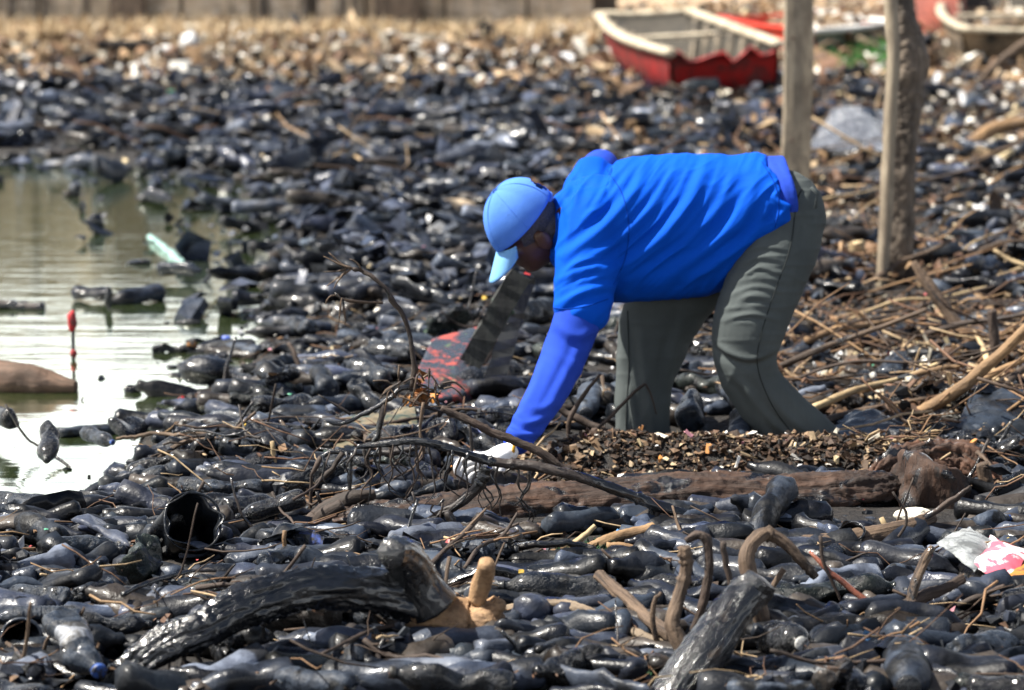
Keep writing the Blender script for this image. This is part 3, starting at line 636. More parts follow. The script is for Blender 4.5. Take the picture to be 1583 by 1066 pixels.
# short grey hair round the back and sides of the skull
V, F = ico(4); V = V*np.array((.100, .0805, .088))+np.array((-.010, 0, .03)); keepz = V[:, 2]
low = [ (-.052, 0, -.02) ]
m = ~((V[:, 0] > .045) | (V[:, 2] < -.045)); fm = m[F].all(1); V += (.0025*n3(V, 90, 2))[:, None]*np.sign(V)
V2, F2 = ico(4); V2 = V2*np.array((.052, .066, .06))+np.array((-.043, 0, -.035)); V2 += (.002*n3(V2, 90, 5))[:, None]*np.sign(V2)
J = Join(); J.add(hl(V), [F[fm]]); J.add(hl(V2), [F2]); me = J.mesh('hair', tint=False, off=per.location); obj('hair', me, hair_m, per)
# cap: crown with opening above the strap at the back, bill, button, seams
nu, nv = 72, 26; Vc = []; crown_r = (.119, .096, .122)
for j in range(nv):
    a = j/(nv-1)*math.pi/2*.99
    for i_ in range(nu):
        th = i_/nu*2*math.pi; k = 1 - .012*abs(math.cos(3*th))**14 + .006*math.sin(5*th+j*.3)
        Vc.append((crown_r[0]*math.sin(a+.001)*math.cos(th)*k, crown_r[1]*math.sin(a+.001)*math.sin(th)*k, .030+crown_r[2]*math.cos(a)*1.05*k + (.014 if j > 22 else 0)*0))
Vc = np.array(Vc); Q = []
for j in range(nv-1):
    for i_ in range(nu):
        th = (i_+.5)/nu*2*math.pi; back = abs((th-math.pi)); 
        hole = (back/.42)**2 + ((j-19.2)/4.2)**2 < 1
        if not hole: Q.append([j*nu+i_, (j+1)*nu+i_, (j+1)*nu+(i_+1) % nu, j*nu+(i_+1) % nu])
Q = np.array(Q)
tiltb = lambda V: V + np.c_[V[:, :1]*0-.004, V[:, :1]*0, -V[:, :1]*.10-.004]
Vi = Vc*.97; Vall = np.vstack([tiltb(Vc), tiltb(Vi)]); Qall = np.vstack([Q, Q[:, ::-1]+len(Vc)])
rim = (nv-1)*nu; Qr = np.array([[rim+i_, rim+i_+len(Vc), rim+(i_+1) % nu+len(Vc), rim+(i_+1) % nu] for i_ in range(nu)])
cap = child('cap', hl(Vall), np.vstack([Qall, Qr]), cap_m, per)
def capchild(name, V, F, mat):
    o_ = obj(name, mesh_np(name, np.asarray(V)-np.array(per.location), F), mat, cap); return o_
V, F = ell((-.004, 0, .154), (.008, .008, .005)); capchild('button', V, F, m_cloth('cap_button', (.03, .08, .3)))
for k in range(6):
    th = k*math.pi/3+math.pi/6; pts = []
    for a in np.linspace(.06, 1.5, 14): pts.append((crown_r[0]*math.sin(a)*math.cos(th)*1.005, crown_r[1]*math.sin(a)*math.sin(th)*1.005, .030+crown_r[2]*math.cos(a)*1.055))
    V, F, _ = tube(hl(tiltb(np.array(pts))), .0013, 5); capchild('seam', V, F, cap_m)
ub, vb = 22, 10; Vb = []
for lay in (0, -.004):
    for j in range(vb):
        r_ = j/(vb-1)
        for i_ in range(ub):
            th = (-1+2*i_/(ub-1))*1.2; ext = .088*r_*math.sqrt(max(0, math.cos(th*1.2)))
            x = (.108+ext)*math.cos(th*.8)*1.0; y = .089*math.sin(th)*(1-.10*r_); z = .030-.56*ext - .10*y*y/.09*6*(.3+.7*r_)*.5 + lay
            Vb.append((x, y, z))
Vb = np.array(Vb); Q = [[j*ub+i_, j*ub+i_+1, (j+1)*ub+i_+1, (j+1)*ub+i_] for j in range(vb-1) for i_ in range(ub-1)]; Q = np.array(Q); n = ub*vb
ed = [j*ub for j in range(vb)] + [(vb-1)*ub+i_ for i_ in range(1, ub)] + [j*ub+ub-1 for j in range(vb-2, -1, -1)]
E = np.array([[ed[k], ed[k+1], ed[k+1]+n, ed[k]+n] for k in range(len(ed)-1)])
capchild('bill', hl(tiltb(Vb)), np.vstack([Q, Q[:, ::-1]+n, E]), bill_m)
pts = [(-.113*math.cos(a), -0+.092*math.sin(a), .028) for a in np.linspace(-.55, .55, 12)]
V, F, _ = tube(hl(tiltb(np.array(pts))), .009, 8, flat=.3); capchild('strap', V, F, cap_m)
# gloves: palm, four fingers and a thumb, fused
def glove(wr, palm, fingers, thumb, vox=.0032, cuff=None):
    ps = [loft([(wr, .030, .034), (wr.lerp(palm, .45), .036, .044), (palm, .034, .048), (palm.lerp(fingers[1][0], .6), .026, .045)], 18)]
    for f in fingers+[thumb]:
        ps.append(loft([(palm.lerp(f[0], .35), .017, .016)]+[(p, r_, r_) for p, r_ in zip(f, (.0145, .0135, .0125, .011))], 12))
    V, F, N = fuse(ps, vox, 2); V += N*(.0012*n3(V, 70, 4))[:, None]
    return child('glove', V, F, glove_m, per)
D = -.70
wr = Mp(789, 697, D+.02); palm = Mp(757, 712, D)
fg = [[Mp(733+k*3, 704+k*7, D-.045+k*.03), Mp(716+k*4, 710+k*8, D-.05+k*.032), Mp(706+k*5, 724+k*7, D-.05+k*.032), Mp(712+k*7, 738+k*4, D-.04+k*.03)] for k in range(4)]
th = [Mp(774, 722, D-.045), Mp(771, 737, D-.05), Mp(764, 749, D-.052), Mp(756, 755, D-.05)]
gl = glove(wr, palm, fg, th)
V, F, _ = tube([Mp(797+3*math.sin(a)-2*math.cos(a), 693+0*a+15*math.cos(a)*.9+0, D+.03+.042*math.sin(a)) for a in np.linspace(0, 2*math.pi, 20)], .0055, 6, cap=False)
obj('cuff_band', mesh_np('cuff_band', np.asarray(V)-np.array(per.location), F), m_cloth('yellow_band', (.55, .3, .03)), gl)
wr = Mp(960, 432, .32); palm = Mp(970, 447, .28)
fg = [[Mp(985+k*2, 452, .23+k*.03), Mp(998+k*2, 458, .225+k*.031), Mp(1008+k*2, 466, .22+k*.031), Mp(1014+k*2, 474, .22+k*.03)] for k in range(4)]
glove(wr, palm, fg, [Mp(975, 458, .22), Mp(985, 467, .2), Mp(992, 474, .19), Mp(998, 480, .185)])

# ---------------------------------------------------------------- branches, logs, sticks
STK = {}
def stick(name, label, pts, r, mat, gy=None, cat='stick', sides=9, crust=0, rough=.18, seed=None, group=None, parent=None, knots=0, flat=None):
    """pts: (px, py, ground row) ; r: radius in photo pixels at the ends (r0, r1) or a list"""
    if 7 <= max(r) and not crust and sides >= 8 and flat is None: crust = .0045; sides = 26; rough = .06
    seed = seed if seed is not None else len(STK)*3+1; STK[len(STK)] = 1
    P = [P3(*p) for p in pts] if len(pts[0]) == 3 and gy is None else [P3(p[0], p[1], gy) for p in pts]
    L = sum((P[i+1]-P[i]).length for i in range(len(P)-1)); n = int(max(6, min(70, L/.018))) if not crust else int(L/.007)
    S_ = spline(P, n); gg = np.random.RandomState(seed)
    S_[1:-1] += gg.normal(0, .0022, (n-2, 3))*min(1, r[0]/6)*(0 if crust else 1)
    kk_ = max(3, int(L/.045)); kx = np.linspace(0, 1, kk_); kv = gg.normal(0, .004 if r[0] < 14 else .003, (kk_, 3)); kv[0] = kv[-1] = 0; kn_ = np.linspace(0, 1, n)      # small kinks
    S_ += np.stack([np.interp(kn_, kx, kv[:, q]) if not crust else np.interp(kn_, np.linspace(0, 1, 60), np.convolve(np.pad(np.interp(np.linspace(0, 1, 60), kx, kv[:, q]), 4, 'edge'), np.ones(9)/9, 'valid')) for q in range(3)], 1)
    rr = np.interp(np.linspace(0, len(r)-1, n), np.arange(len(r)), np.array(r, float))/pxm(P[0].y)
    for _ in range(knots):
        k = gg.randint(1, n-1); rr[k] *= 1.35
    V, F, G = tube(S_, rr, sides, seed, rough, flat=flat)
    if crust:
        nrm = V[:n*sides].reshape(n, sides, 3); cc = nrm.mean(1, keepdims=True); d = (nrm-cc)/np.linalg.norm(nrm-cc, axis=2, keepdims=True)
        a_ = np.linspace(0, 2*np.pi, sides, endpoint=False)[None]*np.ones((n, 1)); s_l = np.linspace(0, L, n)[:, None]*np.ones((1, sides))
        cx, sx = np.cos(a_)*rr.mean(), np.sin(a_)*rr.mean()
        f_ = 1.6/rr.mean(); a3 = cx*f_, sx*f_, s_l*f_
        h = 1.0*(vn3(a3[0], a3[1], a3[2]*.22, seed)-.5) + .7*(vn3(a3[0]*2.7, a3[1]*2.7, a3[2]*.35, seed+1)-.5) + .45*(vn3(a3[0]*6, a3[1]*6, a3[2]*.7, seed+2)-.5)
        h += .55*(vn3(a3[0]*9, a3[1]*9, a3[2]*5, seed+3)-.5) + .7*np.clip(vn3(a3[0]*3, a3[1]*3, a3[2]*2.2, seed+7)-.6, 0, 1)*(vn3(a3[0]*.6, a3[1]*.6, a3[2]*.5, seed+8))*2.5 - .9*np.clip(.16-np.abs(vn3(a3[0]*1.7, a3[1]*1.7, a3[2]*.16, seed+4)-.5)*2.2, 0, 1)*5*.5 + .8*np.clip(vn3(a3[0]*.8, a3[1]*.8, a3[2]*.9, seed+5)-.72, 0, 1)*2
        V[:n*sides] += (d*(h*crust)[..., None]).reshape(-1, 3)
    if parent is not None: return child(name, V, F, mat, parent, {'gc': G})
    me = mesh_np(name, V, F, {'gc': G}); o = obj(name, me, mat); recentre(me, o)
    mid = S_[n//2]; tag(o, label, cat, group); return o
B = M['br_black']
stick('trunk', None, [(1380, 500), (1382, 455), (1386, 400), (1390, 300), (1393, 200), (1400, 130), (1404, 90), (1395, 40), (1391, 0), (1388, -90), (1392, -200)], [30, 28, 27, 27, 28, 29, 31, 25, 22, 21, 20], M['post_dark'], gy=455, parent=POST_SPEC[0], sides=44, rough=.08, crust=.016, seed=4)
# big tarred branch with the bare root, foreground
big = empty('driftwood_log', P3(640, 1000, 1020)); tag(big, 'big curved tar-covered log with bare brown root end, lowest in the foreground', 'log')
stick('trunk', None, [(165, 1062, 1090), (235, 1008, 1085), (300, 975, 1080), (380, 938, 1070), (470, 914, 1055), (560, 912, 1040), (640, 926, 1030), (700, 952, 1024)], (22, 28, 32, 34, 35, 36, 41, 38), M['log_tar'], sides=80, rough=.03, parent=big, seed=5, crust=.016)
stick('side_stump', None, [(672, 940, 1032), (650, 905, 1034), (630, 872, 1038), (612, 857, 1045), (604, 856, 1052)], (40, 35, 32, 28, 21), M['stub'], sides=56, rough=.03, parent=big, seed=9, crust=.006)
# the bare root: a fused knobbly mass with a short horn
def Lp(px, py, gy): return P3(px, py, gy)
s_ = pxm(GP(0, 1024).y)
V, F, N = fuse([loft([(Lp(655, 935, 1028), 44/s_, .07), (Lp(700, 965, 1026), 47/s_, .08), (Lp(735, 970, 1026), 45/s_, .08), (Lp(752, 960, 1028), 34/s_, .06)], 24),
    loft([(Lp(740, 965, 1028), 25/s_, .05), (Lp(772, 935, 1030), 12/s_, .02)], 16), loft([(Lp(725, 985, 1022), 30/s_, .05), (Lp(738, 1008, 1020), 9/s_, .02)], 16),
    loft([(Lp(728, 930, 1020), 14/s_, .02), (Lp(738, 948, 1008), 17/s_, .025), (Lp(741, 962, 1003), 8/s_, .012)], 14), loft([(Lp(690, 945, 1012), 20/s_, .04), (Lp(700, 985, 1010), 22/s_, .03)], 14)], .0035, 4)
V += N*(.006*n3(V, 22, 4)+ .003*n3(V*np.array((1,1,3)), 40, 2) - .004*np.clip(n3(V, 14, 7), 0, 1))[:, None]
V += N*(-.03*np.clip(.10-np.abs(vn3(V[:, 0]*14, V[:, 1]*40, V[:, 2]*34, 3)-.5), 0, 1) + .006*(vn3(V[:, 0]*60, V[:, 1]*150, V[:, 2]*150, 4)-.5))[:, None]; child('root', V, F, M['root'], big, {'gc': V*np.array((1, 1, 1))})
stick('horn', None, [(737, 930, 1028), (742, 905, 1030), (749, 884, 1034), (752, 870, 1038)], (14, 16.5, 15, 12), M['root'], sides=28, rough=.02, parent=big, seed=12, crust=.002)
stick('peeled_bark', None, [(586, 880, 1010), (612, 905, 1004), (630, 935, 1003), (652, 968, 1004), (672, 1004, 1006)], (2, 7, 5, 4, 1), M['br_pale'], sides=6, rough=.6, parent=big, flat=.25)
for k, (a, b, c, d) in enumerate(((245, 960, 262, 1040), (258, 958, 285, 1050), (232, 975, 240, 1046), (300, 950, 302, 1000), (268, 965, 318, 1062))):
    stick('bark_strip', None, [(a, b, 1072), ((a+c)/2+8, (b+d)/2-6, 1068), (c, d, 1072)], (3.4, 4, 1.8), B, sides=6, rough=.5, parent=big, seed=40+k)
for k, (a, b, c, d, w) in enumerate(((742, 935, 772, 922, 4), (755, 950, 792, 940, 3), (750, 975, 782, 985, 3), (735, 990, 752, 1018, 5), (700, 1000, 712, 1022, 4), (748, 915, 765, 898, 3), (765, 962, 800, 960, 2.4), (660, 985, 664, 1012, 3))):
    stick('splinter', None, [(a, b, 1020), ((a+c)/2, (b+d)/2-2, 1018), (c, d, 1018)], (w, w*.8, .6), M['root'], sides=6, rough=.4, parent=big, seed=90+k, flat=.5)
g = np.random.RandomState(3)
for k in range(26):                         # curled tarry bark flakes along the trunk
    px = g.uniform(250, 640); py = np.interp(px, [165, 235, 300, 380, 470, 560, 640], [1062, 1008, 975, 938, 914, 912, 926]) + g.uniform(-28, 18)
    p = P3(px, py, 1052-(px-250)*.02 - 12); V, F = lump((.022, .006, .010), 70+k, 2, .6, 2.4); child('bark_flake', V@rot_z(g.uniform(-.6, .6)).T+np.array(p), F, M['log_tar'], big, {'gc': V})
# long rotten log under the litter ridge
lg = empty('rotten_log', P3(950, 800, 815)); tag(lg, 'long rotten brown log lying just behind the tangled branches', 'log')
stick('trunk', None, [(500, 812, 835), (600, 806, 832), (720, 798, 826), (850, 787, 820), (980, 776, 815), (1100, 772, 812), (1220, 772, 810), (1330, 764, 806), (1390, 756, 800)], (20, 34, 40, 44, 45, 44, 42, 38, 26), M['log_brown'], sides=80, rough=.05, parent=lg, seed=21, crust=.016)
for k, (a, b, c, d, w) in enumerate(((900, 742, 1330, 750, 10), (560, 775, 800, 760, 9), (690, 800, 980, 790, 8), (820, 812, 960, 806, 6), (1010, 752, 1200, 748, 8), (1100, 790, 1320, 772, 9))):
    stick('split_bark', None, [(a, b, 806), ((a+c)/2, (b+d)/2-3, 800), (c, d, 806)], (w*.4, w, w*.3), M['log_brown'], sides=8, rough=.35, parent=lg, seed=60+k, flat=.5)
# rounded stumps at the right end
V, F = lump((.17, .14, .125), 31, 4, .34, 1.7, 14); V += .012*n3(V*np.array((1, 1, .3)), 40, 5)[:, None]; o = obj('stump', mesh_np('stump', V, F, {'gc': V}), M['log_brown'], loc=P3(1432, 770, 805)+Vector((0, 0, .02))); tag(o, 'big jagged dark brown stump at the right end of the long rotten log', 'stump')
stick('curved_root', 'arched rusty brown root lying over the brown stump', [(1340, 752, 782), (1372, 722, 778), (1420, 706, 772), (1475, 706, 772), (1520, 728, 776), (1548, 758, 782)], (12, 20, 26, 27, 22, 12), m_wood('rusty_root', (.04, .02, .012), (.17, .07, .035), tar=.3, bmp=1.2, crack=.9), cat='root', sides=48, rough=.2, crust=.03)
# tangle of black branches: one fallen branch with forks
bb = empty('fallen_branch', P3(760, 740, 820)); tag(bb, 'fallen black branch with many forks crossing in front of the white glove', 'branch')
def br(pts, r, gy=812, mat=B, **k): return stick('bough' if max(r) > 5 else 'twig', None, pts, r, mat, gy=gy, parent=bb, sides=8 if max(r) > 3 else 6, rough=.2, knots=3, **k)
br([(1108, 800), (1060, 795), (1010, 780), (950, 757), (890, 735), (830, 722), (775, 716), (735, 706), (690, 690), (650, 682), (600, 686), (552, 690)], (5, 8, 9, 8.5, 8, 8, 7.5, 7, 6.5, 5.5, 5, 4), 862)
br([(880, 732), (840, 705), (800, 685), (765, 668), (730, 650), (682, 630)], (7, 6.5, 6.5, 6, 6, 4.5), 856, M['br_dark'])
br([(752, 722), (742, 745), (715, 772), (690, 790), (655, 803), (600, 812), (535, 822)], (9, 8, 7.5, 6.5, 5.5, 4.5, 3), 862)
br([(690, 792), (712, 822), (745, 852), (790, 880)], (5.5, 5, 4.5, 4), 866)
br([(650, 690), (600, 700), (560, 705), (520, 698), (496, 706)], (5, 5, 4.5, 4, 3.5), 815)
br([(496, 706), (484, 735), (482, 775), (478, 800)], (3.5, 3, 3, 2), 815, M['br_dark']); br([(530, 700), (512, 725), (494, 742), (486, 760)], (4, 3.5, 3, 2), 818, M['br_dark'])
br([(545, 700), (542, 760), (548, 800), (545, 850), (553, 890)], (3.5, 3, 3.4, 2.5, 1.2), 820); br([(490, 760), (500, 800), (505, 850), (515, 890)], (3, 3, 2.2, 1), 824)
br([(592, 622), (588, 660), (580, 690)], (5, 4.5, 4), 790); br([(650, 600), (620, 603), (596, 620), (565, 640), (530, 655), (500, 650)], (4, 4, 4, 3.6, 3, 1.5), 790)
br([(542, 640), (515, 622), (492, 610)], (2.5, 2, 1), 790); br([(635, 602), (638, 560), (632, 520), (618, 480), (595, 447), (565, 420), (545, 415)], (3.6, 3.8, 4, 3.8, 3.4, 3, 2.6), 790, M['br_dark'])
br([(592, 468), (565, 464), (528, 460), (518, 452)], (2.2, 2, 2, 1.6), 790, M['br_brown'])
for a in ([(548, 415), (530, 408), (510, 398), (500, 396)], [(545, 414), (525, 428), (505, 442)], [(532, 410), (520, 400), (508, 390)], [(540, 412), (525, 420), (500, 420)], [(528, 460), (527, 480), (524, 498)], [(530, 462), (533, 485), (534, 500)], [(520, 456), (510, 458), (503, 470)], [(535, 418), (523, 436), (516, 446)], [(560, 418), (552, 405), (540, 400)]):
    br(a, (1.6, 1.2, .7), 790, M['br_brown'])
br([(655, 622), (652, 660), (656, 700)], (2.8, 2.2, 2), 800, M['br_brown']); br([(700, 700), (690, 730), (684, 770), (650, 792)], (2.5, 2.2, 2, 1.5), 815)
br([(725, 655), (728, 690), (728, 706)], (3, 2.6, 2.5), 806); br([(1018, 785), (1014, 810), (1016, 850), (1022, 885)], (6, 5, 4.5, 3), 862); br([(1005, 778), (1010, 800), (1005, 815)], (5, 4, 2), 862)
g = np.random.RandomState(8)
for k in range(40):                        # drooping rootlets hanging from the boughs
    t0 = g.uniform(0, 1); x = 490+t0*330 if k % 3 else g.uniform(560, 720); y = float(np.interp(x, [480, 560, 650, 700, 775, 830], [712, 690, 684, 692, 716, 724])) + g.uniform(-4, 4) + (g.uniform(60, 100) if k % 4 == 0 and x < 700 else 0)
    h = g.uniform(25, 110); q = [(x, y)]
    for m in range(1, 5): q.append((x+g.normal(0, 5)*m*.6+g.uniform(-8, 8), y+h*m/4))
    br(q, (1.8+g.uniform(0, .8), 1.6, 1.5, 1.2, .7), 852+g.uniform(-14, 14), B if k % 3 else M['br_dark'])
for k in range(22):
    x, y = 655+g.normal(0, 22), 605+g.normal(0, 13); a = g.uniform(0, 6.28); L = g.uniform(20, 48)
    br([(x, y), (x+math.cos(a)*L*.5, y+math.sin(a)*L*.4+g.uniform(-5, 5)), (x+math.cos(a)*L, y+abs(math.sin(a))*L*.8)], (1.7, 1.4, .8), 792+g.uniform(-6, 6), M['br_brown'] if k % 2 else M['br_dark'])
def leafmesh(L, w, curl, g):
    n, m = 9, 5; V = []
    for i_ in range(n):
        u = i_/(n-1); ww = w*math.sin(math.pi*min(1, u*.96+.04))**.8
        for j in range(m):
            v = j/(m-1)*2-1; V.append((u*L, v*ww, curl*(u-.5)**2*L*2 + .5*abs(v)*ww + g.normal(0, .0015)))
    V = np.array(V); F = np.array([[i_*m+j, i_*m+j+1, (i_+1)*m+j+1, (i_+1)*m+j] for i_ in range(n-1) for j in range(m-1)])
    return np.vstack([V, V-[0, 0, .0008]]), np.vstack([F, F[:, ::-1]+n*m])
for k in range(11):
    V, F = leafmesh(g.uniform(.045, .075), g.uniform(.012, .022), g.uniform(-.6, .9), g); V = V@rot_any(g).T + np.array(P3(655+g.normal(0, 13), 600+g.normal(0, 12), 791+g.uniform(-6, 6)))
    child('leaf', V, F, M['leaf'] if k % 3 else M['orange'], bb)
# other named sticks: (label, points with ground row, radii px, material)
stick('stick', 'thin pale stick standing upright left of the curved tarred log', [(440, 820, 905), (437, 865, 905), (434, 906, 905)], (3.5, 4, 4), M['br_tan'])
stick('stick', 'thin pale upright stick behind the long black bottles, below the white water', [(421, 682, 770), (423, 725, 770), (425, 770, 770)], (3.6, 4, 4), M['br_pale'])
stick('stick', 'bright straw-coloured stick lying across bottles beside the white water', [(283, 726, 752), (330, 736, 756), (386, 747, 760)], (3, 3.6, 3.4), M['br_pale'])
stick('stick', 'pale snapped stick leaning below the long rotten log', [(840, 888, 900), (880, 850, 896), (898, 832, 892), (920, 812, 890)], (5, 5.5, 5, 4), M['br_pale'])
stick('stick', 'thin reddish-brown stem arching over litter beside the white water', [(180, 678, 720), (240, 671, 722), (320, 670, 725), (420, 671, 727), (480, 680, 730)], (2.6, 3.4, 3.4, 3, 2), M['br_brown'])
stick('stick', 'short stick poking up at the far left edge among black bottles', [(2, 815, 862), (8, 835, 862), (14, 858, 862)], (4, 4, 4.5), M['br_brown'])
stick('stick', 'small brown splinter standing on black film left of the pale upright stick', [(354, 882, 925), (364, 900, 925), (374, 922, 925)], (5, 5, 3), M['br_tan'])
stick('stick', 'brown twig crossing from the forearm to the far trouser leg', [(862, 628, 705), (890, 645, 706), (930, 665, 708), (985, 688, 712)], (5, 6, 5.5, 5), M['br_dark'])
stick('stick', 'thin forked twig rising beside the far trouser leg', [(878, 690, 712), (880, 650, 712), (900, 610, 712), (928, 578, 712)], (2.5, 4, 3.6, 2), M['br_dark'])
stick('stick', 'thin arched twig in front of the far trouser leg', [(905, 682, 716), (950, 640, 716), (985, 598, 716), (1000, 600, 716), (1015, 640, 716)], (2, 2.6, 2.4, 2, 1), M['br_dark'])
stick('branch', 'tan bare branch lying under the long rotten log', [(820, 868, 890), (860, 860, 888), (905, 855, 886), (935, 838, 884), (975, 826, 880), (1012, 815, 878)], (9, 12, 12, 11, 11, 9), M['br_tan'], cat='branch', sides=12)
stick('branch', 'second tan bare branch lying lower under the long rotten log', [(938, 846, 895), (990, 850, 895), (1045, 845, 893), (1110, 836, 890)], (7, 8, 9, 7), M['br_tan'], cat='branch', sides=12)
stick('branch', 'forked brown branch rising from the dark upright trunk', [(1066, 1032, 1062), (1050, 985, 1058), (1040, 960, 1056), (1048, 920, 1052), (1056, 880, 1050), (1057, 845, 1050)], (12, 13, 12, 10, 9, 10), M['br_brown'], cat='branch', sides=12, knots=3)
stick('branch', 'long brown branch slanting down to the forked brown branch', [(925, 888, 985), (960, 920, 1000), (1000, 955, 1020), (1045, 985, 1045), (1075, 1010, 1056)], (9, 10, 10, 11, 9), M['br_brown'], cat='branch', sides=12)
stick('branch', 'hooked dark branch curving over behind the forked brown branch', [(1072, 975, 1040), (1090, 930, 1040), (1096, 880, 1040), (1092, 838, 1040), (1078, 826, 1040), (1060, 836, 1040)], (5, 7, 7, 8, 7, 5), M['br_dark'], cat='branch', sides=10)
stick('branch', 'bleached brown branch curving from the bare root towards the dark trunk', [(770, 946, 1000), (830, 936, 1000), (885, 938, 1005), (930, 955, 1015), (990, 980, 1030), (1060, 1012, 1045)], (6, 8, 9, 9, 8, 6), m_wood('grey_bleached', (.2, .14, .09), (.4, .31, .21), tar=.15), cat='branch', sides=10)
stick('stick', 'thin red-brown stick below the bleached curved branch', [(820, 932, 990), (880, 955, 1000), (950, 985, 1020), (1015, 1020, 1040), (1050, 1040, 1050)], (5, 4.5, 4, 4, 3), M['br_brown'])
stick('branch', 'thick dark upright trunk leaning right at the lower centre of the litter', [(1035, 1090, 1110), (1068, 1030, 1100), (1100, 985, 1090), (1140, 940, 1080), (1165, 912, 1075), (1178, 895, 1075)], (36, 38, 35, 32, 30, 25), M['stub'], cat='branch', sides=56, rough=.05, crust=.009)
stick('branch', 'brown crooked branch arching up behind the dark leaning trunk', [(1160, 895, 1010), (1152, 862, 1008), (1160, 838, 1005), (1188, 826, 1000), (1215, 838, 1000), (1240, 865, 1000), (1262, 892, 1000)], (14, 13, 11, 10, 9, 8, 6), M['br_brown'], cat='branch', sides=12, knots=2)
stick('branch', 'thick brown branch lying behind the brown crooked branch', [(1165, 872, 915), (1230, 846, 905), (1310, 838, 900), (1390, 818, 888), (1440, 800, 875)], (20, 19, 19, 17, 11), M['br_brown'], cat='branch', sides=16)
stick('branch', 'dark bent branch reaching from the split-base bottle to the right', [(1295, 985, 1020), (1340, 968, 1015), (1400, 940, 1010), (1440, 915, 1005), (1490, 892, 1000)], (12, 12, 11, 10, 7), M['br_dark'], cat='branch', sides=12)
stick('stick', 'upright brown stick leaning on the dark bent branch', [(1404, 945, 1010), (1416, 900, 1008), (1432, 862, 1006), (1443, 845, 1005)], (8, 8, 7, 5), M['br_brown'])
stick('stick', 'shiny straight red-brown cane crossing the black bottles', [(1252, 852, 985), (1290, 890, 990), (1330, 920, 992), (1376, 952, 996)], (2.4, 4.5, 5, 4), m_wood('shiny_cane', (.22, .06, .035), (.34, .13, .08), rough=.2, tar=.1))
stick('stick', 'thin pale horizontal stick touching the split-base bottle', [(1170, 957, 1010), (1230, 962, 1010), (1290, 966, 1010), (1350, 966, 1010)], (3, 3, 3, 2.5), M['br_tan'])
stick('stick', 'thin dark stick crossing the shiny cane', [(1268, 828, 990), (1272, 870, 990), (1290, 905, 990), (1303, 935, 990)], (3, 3, 2.6, 2), M['br_dark'])
stick('stick', 'thin reddish wand standing before the cream foam block', [(1412, 738, 880), (1400, 775, 880), (1385, 815, 880), (1365, 852, 880)], (1.3, 1.6, 1.8, 2), M['br_brown'])
stick('stick', 'short pale splinter beside the cream foam block', [(1362, 800, 860), (1374, 825, 862), (1388, 848, 864)], (4, 5, 4), M['br_pale'])
stick('stick', 'long brown pole leaning by the foot of the rough round post', [(1412, 405, 560), (1440, 445, 562), (1480, 500, 565), (1522, 560, 568)], (6, 9, 10, 9), M['br_brown'], sides=10)
stick('stick', 'short pale log standing between the man and the rough round post', [(1323, 374, 440), (1329, 400, 440), (1336, 436, 440)], (13, 13, 14), M['br_pale'], cat='log', sides=12)
stick('stick', 'curved tan driftwood lying up the bank beyond the rough post', [(1455, 238, 260), (1500, 222, 258), (1540, 198, 256), (1600, 186, 256)], (10, 12, 11, 9), M['br_tan'], cat='driftwood', sides=10)
stick('branch', 'long pale split branch running up to the right edge', [(1395, 655, 690), (1430, 635, 690), (1480, 602, 690), (1530, 560, 690), (1590, 505, 690)], (7, 9, 10, 9, 8), M['br_tan'], cat='branch', sides=10)
stick('branch', 'slim pale branch forking above the long split branch', [(1300, 615, 660), (1380, 590, 660), (1450, 570, 660), (1490, 565, 660)], (3, 4.5, 4, 3), M['br_tan'], cat='branch')
stick('stick', 'dark upright stake near the right edge beyond the pale branches', [(1534, 480, 620), (1538, 550, 620), (1535, 620, 620)], (7, 9, 9), M['br_dark'])
stick('stick', 'pale stub of wood right of the arched rusty root', [(1518, 716, 790), (1526, 745, 790), (1535, 790, 790)], (10, 12, 11), M['br_brown'], sides=12)
stick('stick', 'pale driftwood stick slanting left of the sky-blue foam scrap', [(1295, 690, 740), (1330, 715, 745), (1364, 744, 752)], (6, 7, 5), M['br_brown'])
stick('pole', 'pale teal pole lying on the olive water', [(232, 366, 370), (258, 388, 390), (284, 411, 412)], (5, 6, 6), M['teal'], cat='pole', sides=8)
stick('plank', 'dark plank floating at the left edge of the water', [(-30, 472, 476), (68, 474, 478)], (9, 9), B, cat='plank', sides=6)
stick('log', 'brown half-sunken log at the left edge of the white water', [(-60, 584, 600), (0, 586, 602), (60, 592, 604), (118, 598, 606)], (32, 32, 26, 10), m_wood('sunken_log', (.09, .055, .035), (.2, .12, .08), tar=.2), cat='log', sides=18, rough=.06)
